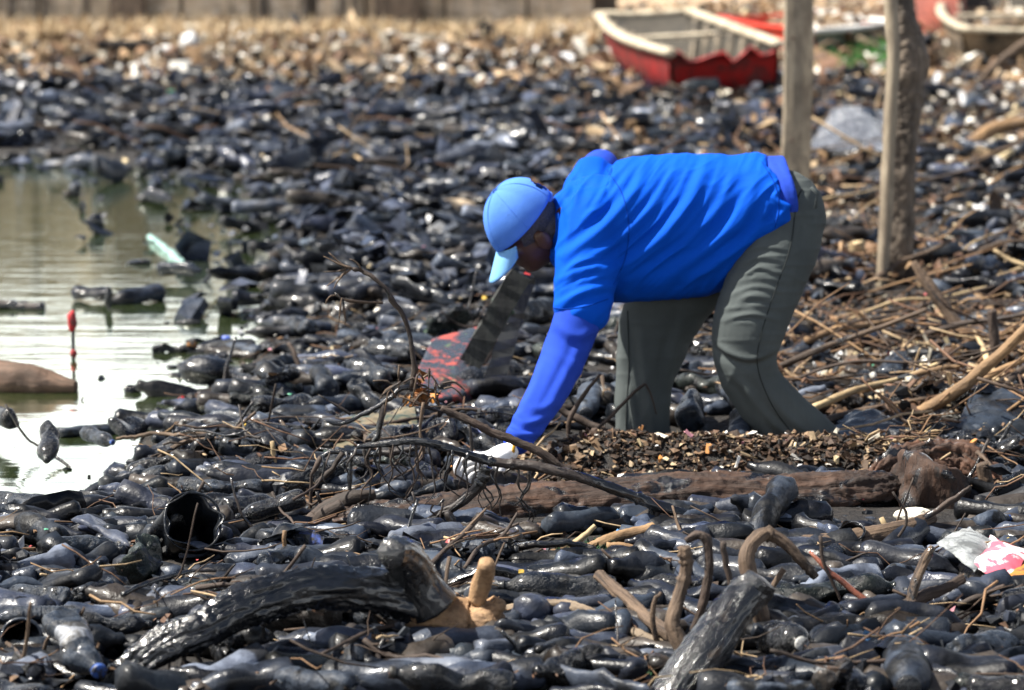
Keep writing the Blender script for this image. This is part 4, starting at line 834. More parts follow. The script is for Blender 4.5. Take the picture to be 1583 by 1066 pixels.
for k, (lab, pts, r) in enumerate((
    ('long pale branch lying on dark litter in the far left', [(385, 131, 136), (470, 127, 134), (530, 135, 140), (560, 146, 150)], (3, 5, 5, 3)),
    ('thin pale branch at the far left bank under the white foam', [(65, 78, 110), (130, 105, 114), (200, 112, 118), (345, 105, 118)], (3, 4, 4, 3)),
    ('pale crossed pole leaning before the quay wall', [(328, 28, 70), (350, 48, 70), (372, 62, 70)], (4, 4, 3)),
    ('orange-brown board lying on the far bank', [(745, 50, 56), (790, 40, 52)], (6, 6)),
    ('pale stick lying far off behind the black tyre', [(600, 78, 82), (690, 64, 70)], (3, 4)),
    ('long brown plank on the bank behind the red boat', [(930, 6, 12), (1110, 14, 20)], (5, 6)),
    ('reddish bough slanting before the bare wood boat', [(1508, 130, 150), (1545, 95, 150), (1600, 55, 150)], (5, 6, 5)),
    ('brown bough lying right of the round post', [(1468, 96, 110), (1520, 84, 104), (1560, 74, 100)], (4, 5, 4)),
    ('pale log end on the bank right of the round post', [(1425, 160, 170), (1470, 140, 160)], (8, 9)),
    ('dark thick root curving behind the white sack', [(640, 180, 192), (700, 178, 196), (745, 192, 204), (790, 200, 212)], (8, 10, 9, 5)))):
    stick('branch', lab, pts, r, [M['br_tan'], M['br_tan'], M['br_pale'], M['orange'], M['br_tan'], M['br_brown'], M['br_brown'], M['br_dark'], M['br_pale'], M['br_black']][k], cat='branch' if 'branch' in lab or 'bough' in lab else 'driftwood')
for k, (lab, pts, r, m_, gy) in enumerate((
    ('dark twig hanging beside the hooked dark branch', [(1118, 838), (1124, 880), (1130, 925), (1126, 960)], (5, 5, 4, 3), 'br_dark', 1042),
    ('reddish twig under the arch of the crooked branch', [(1212, 880), (1196, 905), (1180, 940)], (5, 5, 4), 'br_brown', 1000),
    ('stout brown stub below the crooked branch', [(1166, 915), (1178, 950), (1188, 985), (1192, 1010)], (14, 13, 12, 10), 'br_brown', 1020),
    ('thin black twig bent over the lower right bottles', [(1265, 1052), (1285, 1020), (1310, 1004), (1345, 1000)], (3, 5, 5, 3), 'br_black', 1060),
    ('black looped twig at the bottom right of centre', [(1345, 1060), (1350, 1040), (1380, 1032), (1420, 1020)], (3, 6, 6, 4), 'br_black', 1062),
    ('thin dark root left of the bare root weed', [(775, 975), (800, 1000), (830, 1035), (858, 1062)], (3, 3, 2.6, 2), 'br_black', 1062),
    ('pale frayed stem over the black jug at the bottom', [(832, 1022), (845, 1045), (858, 1062)], (3, 4, 5), 'br_tan', 1064),
    ('black stem lying from the side stump to the right', [(690, 905), (760, 880), (830, 905), (900, 930)], (7, 8, 8, 6), 'br_black', 965),
    ('dark stem crossing behind the pale snapped stick', [(700, 850), (780, 846), (860, 838), (920, 850)], (5, 6, 6, 5), 'br_black', 900),
    ('thin root rising from the forked brown branch', [(1020, 1000), (1010, 960), (1014, 925), (1022, 915)], (4, 5, 4, 3), 'br_brown', 1045),
    ('dark straight twig standing in front of the tan branches', [(1022, 818), (1020, 850), (1019, 888)], (6, 5, 5), 'br_black', 900),
    ('thin brown twig leaning on the packet', [(1380, 760), (1400, 810), (1350, 870)], (2, 2.5, 2), 'br_dark', 900),
    ('long thin twig behind the packet corner', [(1345, 862), (1400, 822), (1470, 775), (1500, 752)], (4, 5, 5, 3), 'br_dark', 880),
    ('bent dark twig near the right edge above the lowest bottles', [(1480, 935), (1510, 918), (1545, 925), (1583, 905)], (4, 5, 5, 4), 'br_dark', 990),
    ('thick dark root lying along the bottom right', [(1430, 1012), (1480, 1022), (1540, 1012), (1600, 1020)], (12, 14, 13, 12), 'br_dark', 1045),
    ('brown root loop hanging at the left end of the rotten log', [(470, 815), (500, 790), (540, 770), (580, 765)], (12, 15, 14, 10), 'br_dark', 830),
    ('long dark root left of the rotten log', [(478, 870), (482, 835), (500, 800), (530, 780)], (9, 12, 13, 10), 'br_dark', 850))):
    stick('branch' if r[0] > 6 else 'twig', lab, pts, r, M[m_], gy=gy, cat='branch' if r[0] > 6 else 'twig')
st_ = empty('straw_tuft', P3(1205, 1064, 1075)); tag(st_, 'tuft of dry straw at the bottom edge right of the dark leaning trunk', 'straw')
gs_ = random.Random(4)
for k in range(26):
    x = 1205+gs_.gauss(0, 26); y = 1056+gs_.gauss(0, 8); a = gs_.uniform(0, 3.14); L_ = gs_.uniform(18, 45)
    stick('stem', None, [(x-math.cos(a)*L_, y+abs(math.sin(a))*4, 1075), (x, y-gs_.uniform(2, 12), 1073), (x+math.cos(a)*L_, y-math.sin(a)*L_*.5, 1070)], (1.6, 1.8, 1), M['br_tan'], parent=st_, sides=5)
# two thin dark rods in the left water, black twigs in the near water
for k, (lab, pts, r) in enumerate((('thin twig leaning over a lone bottle neck in the white water', [(8, 625, 705), (40, 672, 705), (62, 690, 705)], (2, 2, 2)), ('black twig on the white water edge', [(70, 694, 716), (100, 716, 720), (112, 725, 722)], (3, 3, 2)),
    ('thin dark twig rising right of the floating dark lump', [(345, 600, 622), (350, 570, 620), (365, 520, 618)], (2.5, 3, 2)), ('crooked dry twig above the two blue-grey bottles', [(446, 530, 610), (458, 555, 612), (472, 592, 615)], (3, 4, 3)),
    ('grey wire-like twig curving over the open black jar', [(357, 738, 860), (372, 790, 862), (395, 820, 864), (404, 850, 866)], (2, 2.6, 3, 2)))):
    stick('twig', lab, pts, r, B if k != 3 else M['br_dark'], cat='twig')
# red rag on a stick in the water
rs = empty('stick', P3(113, 552, 556)); tag(rs, 'stick with a dark red rag on top standing in the olive water', 'stick')
stick('shaft', None, [(113, 556, 556), (113, 525, 556), (113, 500, 556)], (3, 3, 2.5), B, parent=rs)
V, F = lump((.021, .02, .045), 3, 3, .25, 2.2); child('rag', V+np.array(P3(112, 496, 556)), F, M['redrag'], rs)
V, F = lump((.015, .014, .02), 5, 2, .3, 2.2); child('rag', V+np.array(P3(114, 546, 556)), F, M['redrag'], rs)
# red board with the black strut
rb = empty('broken_seat', P3(700, 620, 640)); tag(rb, 'broken seat with scuffed red painted top leaning against a black strut', 'broken seat')
t = NT('scuffed_red_board'); c = t.coord('Object', rand=False); a = t.noise(c, 11, 10, .82, .2); b_ = t.noise(c, 9, 6, .7, .3); e = t.noise(c, 45, 5, .7)
base = t.mix(t.ramp(a, [(.505, 0), (.55, 1)]), (.035, .045, .06), (.36, .07, .055)); base = t.mix(t.ramp(b_, [(.57, 0), (.62, 1)]), base, (.02, .03, .028)); base = t.mix(t.ramp(t.noise(c, 13, 6, .7, .3), [(.63, 0), (.67, .8)]), base, (.08, .2, .09))
base = t.mix(t.ramp(e, [(.6, 0), (.66, .7)]), base, (.012, .012, .014)); t.set(Base_Color=base, Roughness=t.ramp(a, [(.45, .25), (.6, .6)]), Normal=t.bump(a, .6, .006, t.bump(e, .4, .004)))
Tq = [P3(632, 596, 640), P3(668, 522, 600), P3(742, 502, 590), P3(758, 520, 592), P3(738, 598, 628), P3(708, 612, 644), P3(668, 618, 648)]
cen = sum(Tq, Vector())/7; dn = Vector((.05, .10, -.095)); n = len(Tq); V = []; F = []
rings = []
for (sc_, off) in ((0.0, 0.003), (.55, .003), (.9, .001), (.98, -.012/.1*.0), (1.0, .12), (1.0, .9), (.97, 1.0), (0, 1.0)):
    dense = []
    for k in range(n):
        for u in np.linspace(0, 1, 8, endpoint=False): dense.append(Tq[k].lerp(Tq[(k+1) % n], u))
    rings.append([list(cen+(p-cen)*sc_ + dn*(off if off > .01 else -off)) for p in dense])
nn = len(rings[0]); V = np.array(rings).reshape(-1, 3); V = V+.003*n3(V, 16, 4)[:, None]*np.array([1, 1, 1])
Q = np.array([[i_*nn+j, i_*nn+(j+1) % nn, (i_+1)*nn+(j+1) % nn, (i_+1)*nn+j] for i_ in range(len(rings)-1) for j in range(nn)]); child('seat_board', V, Q, t.m, rb)
def bar(p, q, w, h, name, mat, seed):
    n = 14; P = np.array([list(Vector(p).lerp(Vector(q), u)) for u in np.linspace(0, 1, n)]); T = (Vector(q)-Vector(p)).normalized(); s1 = T.cross(Vector((0, 1, 0))).normalized(); s2 = T.cross(s1)
    V = [];
    for i_ in range(n):
        for (a, b) in ((-1, -1), (1, -1), (1, 1), (-1, 1)): V.append(P[i_]+np.array(s1)*w*a+np.array(s2)*h*b)
    V = np.array(V); V += .014*n3(V, 25, seed)[:, None]*np.array((1, .6, .6)); i_ = np.arange(n-1)[:, None]*4; j = np.arange(4)[None]; k = (j+1) % 4
    Q = np.stack([i_+j, i_+k, i_+4+k, i_+4+j], -1).reshape(-1, 4); Q = np.vstack([Q, [[3, 2, 1, 0], [n*4-4, n*4-3, n*4-2, n*4-1]]]); child(name, V, Q, mat, rb, {'gc': V*np.array((1, 1, .2))}, smooth=False)
strutm = m_wood('slimy_strut', (.012, .013, .012), (.05, .055, .048), (.006, .006, .006), tar=.3)
bar(P3(728, 560, 640), P3(803, 425, 640), .042, .02, 'strut', strutm, 3); bar(P3(760, 600, 630), P3(812, 425, 625), .038, .035, 'strut', M['stub'], 4); bar(P3(745, 520, 628), P3(792, 432, 628), .012, .012, 'splinter', strutm, 5)
bar(P3(808, 452, 622), P3(816, 422, 622), .012, .02, 'red_bracket', M['redrag'], 6)
V, F = lump((.035, .02, .05), 12, 3, .5, 2.2); child('weed_patch', V+np.array(P3(776, 475, 640)), F, M['slime'], rb)

# ---------------------------------------------------------------- bottles
def profile(kind):
    neck = [(.905, .36), (.925, .31), (.945, .30), (.95, .37), (.958, .37), (.962, .29), (.985, .29), (.99, .27), (1.0, .26), (1.0, 0)]
    base = [(0, 0), (.0, .45), (.004, .62), (.02, .86), (.05, .97)]
    if kind == 'soda': return base + [(.09, 1), (.28, 1), (.30, .965), (.33, .96), (.56, .96), (.58, .99), (.62, 1), (.70, .98), (.77, .88), (.84, .66), (.88, .47)] + neck
    if kind == 'waist': return base + [(.10, .99), (.2, .97), (.3, .86), (.36, .83), (.42, .88), (.5, .97), (.6, 1), (.68, .98), (.75, .86), (.82, .64), (.87, .46)] + neck
    if kind == 'ribbed':
        p = base[:]
        for k in range(11): u = .08+k*.048; p += [(u, 1), (u+.014, .95), (u+.026, .945), (u+.04, 1)]
        return p + [(.66, 1), (.72, .93), (.80, .74), (.86, .5)] + neck
    if kind == 'juice': return base + [(.08, 1), (.5, 1), (.53, .93), (.56, 1), (.66, .99), (.74, .92), (.80, .76), (.84, .60), (.87, .52), (.90, .50), (.91, .56), (.93, .56), (.935, .48), (1, .47), (1, 0)]
    if kind == 'jug': return base + [(.08, 1), (.3, 1), (.32, .95), (.36, .95), (.38, 1), (.62, 1), (.70, .95), (.78, .76), (.84, .5), (.88, .38)] + neck
    if kind == 'jar': return base + [(.1, 1), (.7, 1), (.8, .94), (.85, .8), (.87, .78), (.875, .84), (.9, .84), (.905, .78), (.99, .78), (1, .72), (1, 0)]
    if kind == 'flask': return base + [(.1, 1), (.5, .98), (.65, .9), (.76, .7), (.84, .45), (.87, .36)] + neck
def bottle_shape(kind, seed, crush=.3, ns=28, ar=.31):
    """axis +X, length 1 (centred), body radius = ar/2... in units of length"""
    g = np.random.RandomState(seed); pr = np.array(profile(kind)); lo_ = ns < 12
    if lo_:
        kp = [pr[0], pr[2]]
        for q in pr[4:-1]:
            if q[0]-kp[-1][0] > .045: kp.append(q)
        pr = np.array(kp+[pr[-1]])
    t_, r_ = pr[:, 0], pr[:, 1]*ar/2
    tt = [t_[0]]; rr = [r_[0]]
    for k in range(1, len(t_)):                 # add rings on long spans so dents have something to bend
        m = max(1, int(round(abs(t_[k]-t_[k-1])/(.13 if lo_ else .035))))
        for q in range(1, m+1): tt.append(t_[k-1]+(t_[k]-t_[k-1])*q/m); rr.append(r_[k-1]+(r_[k]-r_[k-1])*q/m)
    tt = np.array(tt); rr = np.array(rr); th = np.linspace(0, 2*np.pi, ns, endpoint=False)
    R_ = rr[:, None]*np.ones(ns)[None]; X = tt[:, None]*np.ones(ns)[None] - .5
    if kind in ('soda', 'waist', 'juice'):
        lob = np.clip(1-tt/.07, 0, 1)[:, None]; R_ = R_*(1-.16*lob*(.5-.5*np.cos(5*th))[None]); X = X + .03*lob*(np.cos(5*th)*.5+.5)[None]*(rr/(ar/2))[:, None]*-1
    if kind == 'jug':
        e = 1/(np.abs(np.cos(th))**5+np.abs(np.sin(th))**5)**.2; R_ = R_*(1+(e-1)[None]*np.clip((.8-tt)/.12, 0, 1)[:, None]*.75)
    Yv = R_*np.cos(th); Zv = R_*np.sin(th)
    if kind == 'flask': Yv = Yv*(1+.35*(tt < .8)[:, None]); Zv = Zv*.72
    V = np.stack([X, Yv, Zv], -1).reshape(-1, 3)
    bodyw = 1 - sstep(.74, .9, V[:, 0]+.5)*.92
    fl = 1 - crush*g.uniform(.2, .75)*np.exp(-((V[:, 0]-g.uniform(-.3, .1))/.25)**2)*bodyw
    V[:, 2] *= fl; V[:, 1] *= 1 + (1-fl)*.45
    for _ in range(int(2+crush*9)):
        c = np.array([g.uniform(-.45, .25), 0, 0]); a = g.uniform(0, 6.28); d = np.array([0, math.cos(a), math.sin(a)]); c = c + d*ar/2
        q = ((V-c)**2).sum(1); w = g.uniform(.045, .12); V -= (d*np.exp(-q/(w*w))[:, None])*g.uniform(.2, .75)*ar/2*(.35+crush)*bodyw[:, None]
    for _ in range(int(1+crush*4)):             # flat crushed facets with hard edges
        a = g.uniform(0, 6.28); d = np.array([g.normal(0, .25), math.cos(a), math.sin(a)]); d /= np.linalg.norm(d); c0 = g.uniform(-.4, .2)
        q = np.clip(V@d - d[0]*c0 - ar/2*g.uniform(.45, .85), 0, 1); V -= d*(q*.92*np.exp(-((V[:, 0]-c0)/g.uniform(.08, .25))**2)*bodyw)[:, None]
    for _ in range(int(crush*5)):               # sharp creases
        n_ = np.array([g.normal(), g.normal(), g.normal()]); n_ /= np.linalg.norm(n_); q = V@n_ - g.uniform(-.2, .2)
        V *= (1 - .10*crush*np.exp(-(q/.012)**2)*bodyw)[:, None]**np.array([0, 1, 1])
    V[:, 1] += g.uniform(-.5, .5)*crush*.35*(V[:, 0]**2-.05); V[:, 2] += g.uniform(-.5, .5)*crush*.3*(V[:, 0]**2-.05)
    V[:, 1:] *= 1 + .02*n3(V*3, 3, seed)[:, None]
    n = len(tt); i_ = np.arange(n-1)[:, None]*ns; j = np.arange(ns)[None]; k = (j+1) % ns
    F = np.stack([i_+j, i_+k, i_+ns+k, i_+ns+j], -1).reshape(-1, 4)
    # neck end transform for the cap: centroid of the mouth ring
    mouth = V[(n-2)*ns:(n-1)*ns].mean(0); pm = V[max(0, n-8)*ns:(max(0, n-8)+1)*ns].mean(0)
    return V, F, mouth, (mouth-pm)
KINDS = ['soda', 'waist', 'ribbed', 'juice', 'jug', 'flask', 'soda', 'waist']
ADJ = {'soda': 'smooth', 'waist': 'waisted', 'ribbed': 'ribbed', 'juice': 'wide-necked', 'jug': 'square', 'flask': 'flattened', 'jar': 'squat'}
AR = {'soda': .32, 'waist': .30, 'ribbed': .29, 'juice': .33, 'jug': .36, 'flask': .30, 'jar': .62}
BV = {}
def variant(kind, v):
    if (kind, v) not in BV:
        cr = (.15, .45, .8, 1.3)[v]
        V, F, mo, ax = bottle_shape(kind, hash_(kind)*7+v*31+3, cr, ar=AR[kind])
        cy = []
        r0 = AR[kind]/2*(.5 if kind == 'juice' else .8 if kind == 'jar' else .31); axn = ax/np.linalg.norm(ax)
        P = [mo-axn*.05, mo-axn*.002, mo+axn*.004]; Vc, Fc, _ = tube(P, (r0*1.12, r0*1.12, r0*1.0), 14)
        BV[(kind, v)] = (V, F, Vc, Fc)
    return BV[(kind, v)]
def hash_(s_): return sum(ord(c_)*(i_+1) for i_, c_ in enumerate(s_)) % 997
BM = {}
def bmesh_of(kind, v, mi, cc=0):
    k = (kind, v, mi, cc); V, F, Vc, Fc = variant(kind, v)
    if (kind, v, mi) not in BM: a = mesh_np('plastic_bottle', V, F); a.materials.append(TAR[mi]); BM[(kind, v, mi)] = a
    if ('cap', kind, v, cc) not in BM: b_ = mesh_np('bottle_cap', Vc, Fc); b_.materials.append((M['cap_dark'], CAPM[0], CAPM[1], CAPM[2])[cc]); BM[('cap', kind, v, cc)] = b_
    BM[k] = (BM[(kind, v, mi)], BM[('cap', kind, v, cc)])
    return BM[k]
BOT = []
CAPM = [m_plain('white_cap', (.5, .5, .48), .45, .3, 30, .3, .5), m_plain('blue_cap', (.04, .12, .45), .45, .3, 30, .3, .5), m_plain('red_cap', (.24, .03, .025), .45, .4, 30, .3, .9)]
bcount = [0]
LABM = [m_plain('faded_label', (.32, .34, .38), .5, .5, 12, .3, .6), m_plain('red_label', (.42, .05, .05), .5, .5, 12, .3, .55), m_plain('blue_label', (.06, .1, .32), .5, .5, 12, .3, .55)]
def put_bottle(P0, P1, rad, kind, v, mi, roll=0, capped=True, label=None, group='oil-coated plastic bottles littering the shore', sleeve=None):
    """P0 neck end, P1 base end"""
    P0, P1 = Vector(P0), Vector(P1); ax = P0-P1; L = ax.length; X = ax.normalized(); Zq = Vector((0, 0, 1)) if abs(X.z) < .9 else Vector((0, 1, 0))
    Y_ = Zq.cross(X).normalized(); Z_ = X.cross(Y_); Mr = Matrix((X, Y_, Z_)).transposed() @ Matrix.Rotation(roll, 3, 'X')
    w = rad/(AR[kind]/2)
    Mt = Matrix.Translation((P0+P1)/2) @ Mr.to_4x4() @ Matrix.Diagonal((L, w, w, 1))
    a, b_ = bmesh_of(kind, v, mi, rnd.choice((0, 0, 0, 0, 0, 0, 0, 0, 0, 1, 1, 2, 3)))
    o = bpy.data.objects.new('plastic_bottle', a); col.objects.link(o); o.matrix_world = Mt
    if capped:
        c_ = bpy.data.objects.new('bottle_cap', b_); col.objects.link(c_); c_.parent = o
    if sleeve is not None:
        V, F, _, _ = variant(kind, v); x = V[:, 0]; m = (x[F].min(1) > -.22) & (x[F].max(1) < .08)
        if m.any():
            Vs = V*np.array((1, 1.012, 1.012)); q = obj('label_sleeve', mesh_np('label_sleeve', Vs, F[m]), LABM[sleeve]); q.parent = o
    tag(o, label, 'bottle', None if label else group); mid = (P0+P1)/2
    px, py = proj(np.array(mid)); BOT.append(dict(o=o, px=float(px), py=float(py), kind=kind, v=v, mi=mi, L=L, ax=X, named=bool(label), capped=capped, mid=mid)); return o
def hero(x0, y0, x1, y1, w, kind='soda', v=0, mi=0, z=.10, L=None, **k):
    """neck pixel, base pixel, thickness in pixels; z height of the nearer-to-ground end; L real length when foreshortened"""
    low = (x1, y1) if y1 >= y0 else (x0, y0); oth = (x0, y0) if y1 >= y0 else (x1, y1)
    A = GP(*low, z); s_ = pxm(A.y); pl = math.hypot(x1-x0, y1-y0)/s_
    if L is None: L = w/s_/AR[kind]
    d = ray(*oth); dn = d.normalized(); C0 = Vector((0, 0, CZ)); b_ = dn.dot(A-C0); cc = (A-C0).length_squared - L*L; disc = b_*b_-cc
    if disc <= 0: Bp = C0+dn*b_
    else:
        t1, t2 = b_-math.sqrt(disc), b_+math.sqrt(disc); c1, c2 = C0+dn*t1, C0+dn*t2
        Bp = c2 if c2.z > .045 else (c1 if c1.z < z+.35 else c2)
        if c2.z < .045:                        # rest the far end on the mud instead of sinking it
            t_ = (max(.06, z*.6)-CZ)/dn.z; Bp = C0+dn*t_
    P = {low: A, oth: Bp}; GUARD.append((x0, y0, x1, y1, w*.55, A.y))
    return put_bottle(P[(x0, y0)], P[(x1, y1)], w/2/s_, kind, v, mi, roll=rnd.uniform(0, 6.28), **k)
GUARD = []                                   # capsules in the photo that random litter must not cover
def guard(pts, r, gy):
    for a, b_ in zip(pts[:-1], pts[1:]): GUARD.append((a[0], a[1], b_[0], b_[1], r, GP(0, gy).y))
guard([(200, 1030), (300, 975), (430, 920), (560, 910), (660, 935)], 44, 1060); guard([(680, 945), (745, 965)], 62, 1066); guard([(610, 860), (650, 910)], 34, 1040); guard([(745, 880), (742, 925)], 18, 1040)
guard([(560, 792), (720, 786), (900, 779), (1100, 772), (1300, 764)], 34, 815); guard([(715, 712), (775, 712)], 42, 768); guard([(1400, 780), (1460, 770)], 60, 810)
guard([(1060, 1060), (1120, 960), (1170, 900)], 34, 1090); guard([(640, 560), (750, 560)], 60, 640); guard([(800, 430), (760, 600)], 34, 640)
guard([(1052, 960), (1056, 850)], 16, 1050); guard([(930, 890), (1060, 1000)], 12, 1040); guard([(1160, 850), (1260, 890)], 14, 1005); guard([(840, 868), (1010, 820)], 14, 885)
guard([(900, 700), (1000, 650), (1280, 690)], 55, 700); guard([(850, 715), (1330, 715)], 26, 740); guard([(1380, 430), (1390, 100)], 40, 475); guard([(1280, 90), (1280, 110)], 40, 330)
H = lambda *a, **k: hero(*a, **k)
# hand-placed bottles, traced from the photo (neck x,y  base x,y  thickness)
for a in ((185, 842, 68, 850, 40, 'soda', 0, 0), (20, 800, 95, 835, 44, 'waist', 1, 2), (92, 782, -10, 775, 40, 'soda', 1, 0), (480, 858, 398, 872, 44, 'soda', 1, 0),
    (5, 915, 105, 925, 40, 'soda', 1, 0), (-20, 955, 120, 950, 36, 'ribbed', 0, 0), (235, 965, 120, 962, 36, 'soda', 1, 0), (180, 900, 120, 918, 40, 'waist', 2, 0),
    (350, 758, 280, 752, 34, 'soda', 0, 0), (305, 752, 405, 755, 30, 'soda', 1, 0), (430, 776, 345, 785, 34, 'soda', 0, 1), (365, 800, 470, 768, 32, 'soda', 0, 1), (490, 620, 395, 632, 40, 'soda', 1, 1),
    (490, 568, 508, 602, 40, 'waist', 1, 2), (535, 560, 600, 590, 38, 'soda', 1, 0), (590, 640, 548, 590, 34, 'juice', 2, 0), (440, 500, 480, 508, 30, 'soda', 1, 0),
    (72, 712, 78, 660, 36, 'soda', 1, 1), (175, 684, 132, 668, 26, 'soda', 0, 0), (232, 655, 180, 662, 34, 'flask', 2, 1), (-20, 640, 20, 648, 36, 'soda', 1, 0),
    (410, 1046, 545, 1062, 48, 'soda', 0, 2), (602, 1040, 790, 1066, 60, 'soda', 1, 0), (430, 985, 330, 1000, 44, 'soda', 2, 1),
    (560, 895, 610, 900, 40, 'soda', 1, 1), (770, 905, 950, 915, 56, 'soda', 0, 0), (960, 900, 1090, 905, 46, 'waist', 2, 1), (1160, 835, 1212, 752, 56, 'waist', 1, 2),
    (1390, 905, 1190, 925, 68, 'soda', 2, 3), (1240, 995, 1190, 990, 70, 'soda', 0, 1), (1405, 1066, 1400, 1010, 76, 'juice', 0, 2), (1583, 995, 1470, 1002, 50, 'soda', 1, 0),
    (1560, 800, 1480, 822, 40, 'soda', 1, 2), (1275, 870, 1310, 850, 44, 'ribbed', 0, 1), (1445, 885, 1378, 888, 36, 'soda', 1, 2), (1530, 900, 1490, 885, 40, 'juice', 1, 4),
    (1160, 640, 1120, 592, 38, 'ribbed', 1, 2), (1075, 610, 1065, 650, 44, 'jug', 1, 0), (1140, 690, 1145, 640, 38, 'ribbed', 0, 2), (1040, 588, 1130, 600, 38, 'soda', 1, 3),
    (905, 640, 912, 604, 40, 'juice', 0, 2), (870, 470, 805, 490, 40, 'jug', 1, 0), (905, 560, 830, 545, 36, 'soda', 1, 3), (615, 455, 560, 462, 24, 'soda', 0, 0), (845, 478, 880, 470, 26, 'soda', 0, 2),
    (830, 1040, 930, 1030, 62, 'jug', 2, 1), (1250, 545, 1275, 548, 40, 'soda', 1, 0), (1400, 540, 1370, 580, 34, 'flask', 1, 0), (1330, 600, 1310, 625, 36, 'juice', 1, 4), (1340, 575, 1326, 598, 26, 'soda', 0, 0),
    (1225, 905, 1150, 930, 40, 'soda', 1, 0), (880, 800, 930, 796, 30, 'ribbed', 1, 1), (560, 540, 640, 545, 30, 'waist', 1, 0), (1500, 360, 1560, 365, 30, 'soda', 1, 0), (1430, 335, 1480, 322, 26, 'soda', 0, 2), (1440, 290, 1400, 282, 24, 'soda', 1, 2),
    (1520, 300, 1560, 298, 30, 'jug', 1, 0), (1450, 250, 1425, 262, 26, 'soda', 0, 2)):
    H(*a, capped=rnd.random() < .55)
H(150, 1040, 92, 955, 74, 'waist', 2, 0, z=.12, L=.27, sleeve=0, label='bulging grey-black bottle with a faint red label pointing down at the viewer, lower left corner')
H(245, 835, 205, 880, 60, 'jug', 3, 3, z=.10, L=.2, capped=False, label='crumpled greenish-black bottle just below and beside the open black jar')
# lying tarred pipe-like bottle, wide jar, cups
def open_vessel(name, label, cat, mouth, back, r0, r1, squash, mat, wob=.06, n=34, ns=44, seed=1):
    mouth, back = Vector(mouth), Vector(back); X = (mouth-back).normalized(); Y_ = Vector((0, 0, 1)).cross(X).normalized(); Z_ = X.cross(Y_); L = (mouth-back).length
    o = empty(name, (back+mouth)/2); tag(o, label, cat); ths = np.linspace(0, 2*np.pi, ns, endpoint=False)
    prof = [(0, .02), (0, .7), (.03, .93), (.1, 1), (.5, 1), (.52, .97), (.56, .97), (.58, 1), (.8, 1.0), (.97, 1.02), (1, 1.05), (1.0, 1.0), (.98, .97), (.6, .96), (.2, .95), (.08, .85), (.06, .02)]
    tt = []; 
    for k in range(len(prof)-1):
        m = max(1, int(abs(prof[k+1][0]-prof[k][0])/.05))
        for q in range(m): tt.append([prof[k][0]+(prof[k+1][0]-prof[k][0])*q/m, prof[k][1]+(prof[k+1][1]-prof[k][1])*q/m])
    tt.append(list(prof[-1])); V = []
    for (u, rk) in tt:
        rb_ = (r0+(r1-r0)*u)*rk
        for th_ in ths:
            w = 1 + wob*math.sin(2*th_+u*3+seed) + wob*.6*math.sin(5*th_+seed*2+u*4)
            V.append(list(back + X*(u*L + .012*math.sin(3*th_+seed)) + Y_*(rb_*math.cos(th_)*w) + Z_*(rb_*math.sin(th_)*w*squash)))
    V = np.array(V); V += (.010 if r1 > .06 else .004)*n3(V, 16, seed)[:, None]; m = len(tt); i_ = np.arange(m-1)[:, None]*ns; j = np.arange(ns)[None]; k = (j+1) % ns
    child('shell', V, np.stack([i_+j, i_+k, i_+ns+k, i_+ns+j], -1).reshape(-1, 4), mat, o)
    ring = np.array([list(mouth + Y_*(r1*1.06*math.cos(q)*(1+wob*math.sin(2*q+3+seed))) + Z_*(r1*1.06*squash*math.sin(q)*(1+wob*math.sin(2*q+3+seed)))) for q in np.r_[ths, ths[:1]]])
    V, F, _ = tube(ring, .004, 6, cap=False); child('rim', V, F, mat, o); return o
open_vessel('jar', 'big open-mouthed black jar lying with its oval mouth facing the viewer', 'jar', P3(298, 806, 893), P3(256, 850, 872), .072, .096, .74, TAR[0], .17, seed=2); guard([(260, 830), (300, 812)], 52, 905)
open_vessel('cup', 'small black cup with round open mouth at the lower left edge', 'cup', P3(33, 985, 1045), P3(40, 975, 1000), .040, .045, 1, TAR[0], .03, seed=5); guard([(33, 985), (36, 980)], 26, 1045)
open_vessel('cup', 'dark cup tipped on its side just right of the bent man legs', 'cup', P3(1225, 602, 630), P3(1255, 604, 625), .03, .034, 1, TAR[2], .03, seed=6)
open_vessel('can', 'round black tin with dented shiny lid above the ribbed bottle', 'can', P3(1316, 822, 900), P3(1322, 850, 895), .036, .036, 1, TAR[1], .02, seed=7); guard([(1316, 822), (1320, 840)], 26, 900)
open_vessel('can', 'dark red-brown tin lying open on the far bank, before the quay wall', 'can', PY(536, 172, GP(0, 190).y), PY(545, 168, GP(0, 178).y), .09, .10, 1, M['rust'], .05, seed=3)
open_vessel('pipe', 'open end of a black pipe lying on litter behind the capped head', 'pipe', PY(815, 150, GP(0, 166).y), PY(850, 152, GP(0, 158).y), .14, .15, .9, M['tyre'], .04, seed=9)
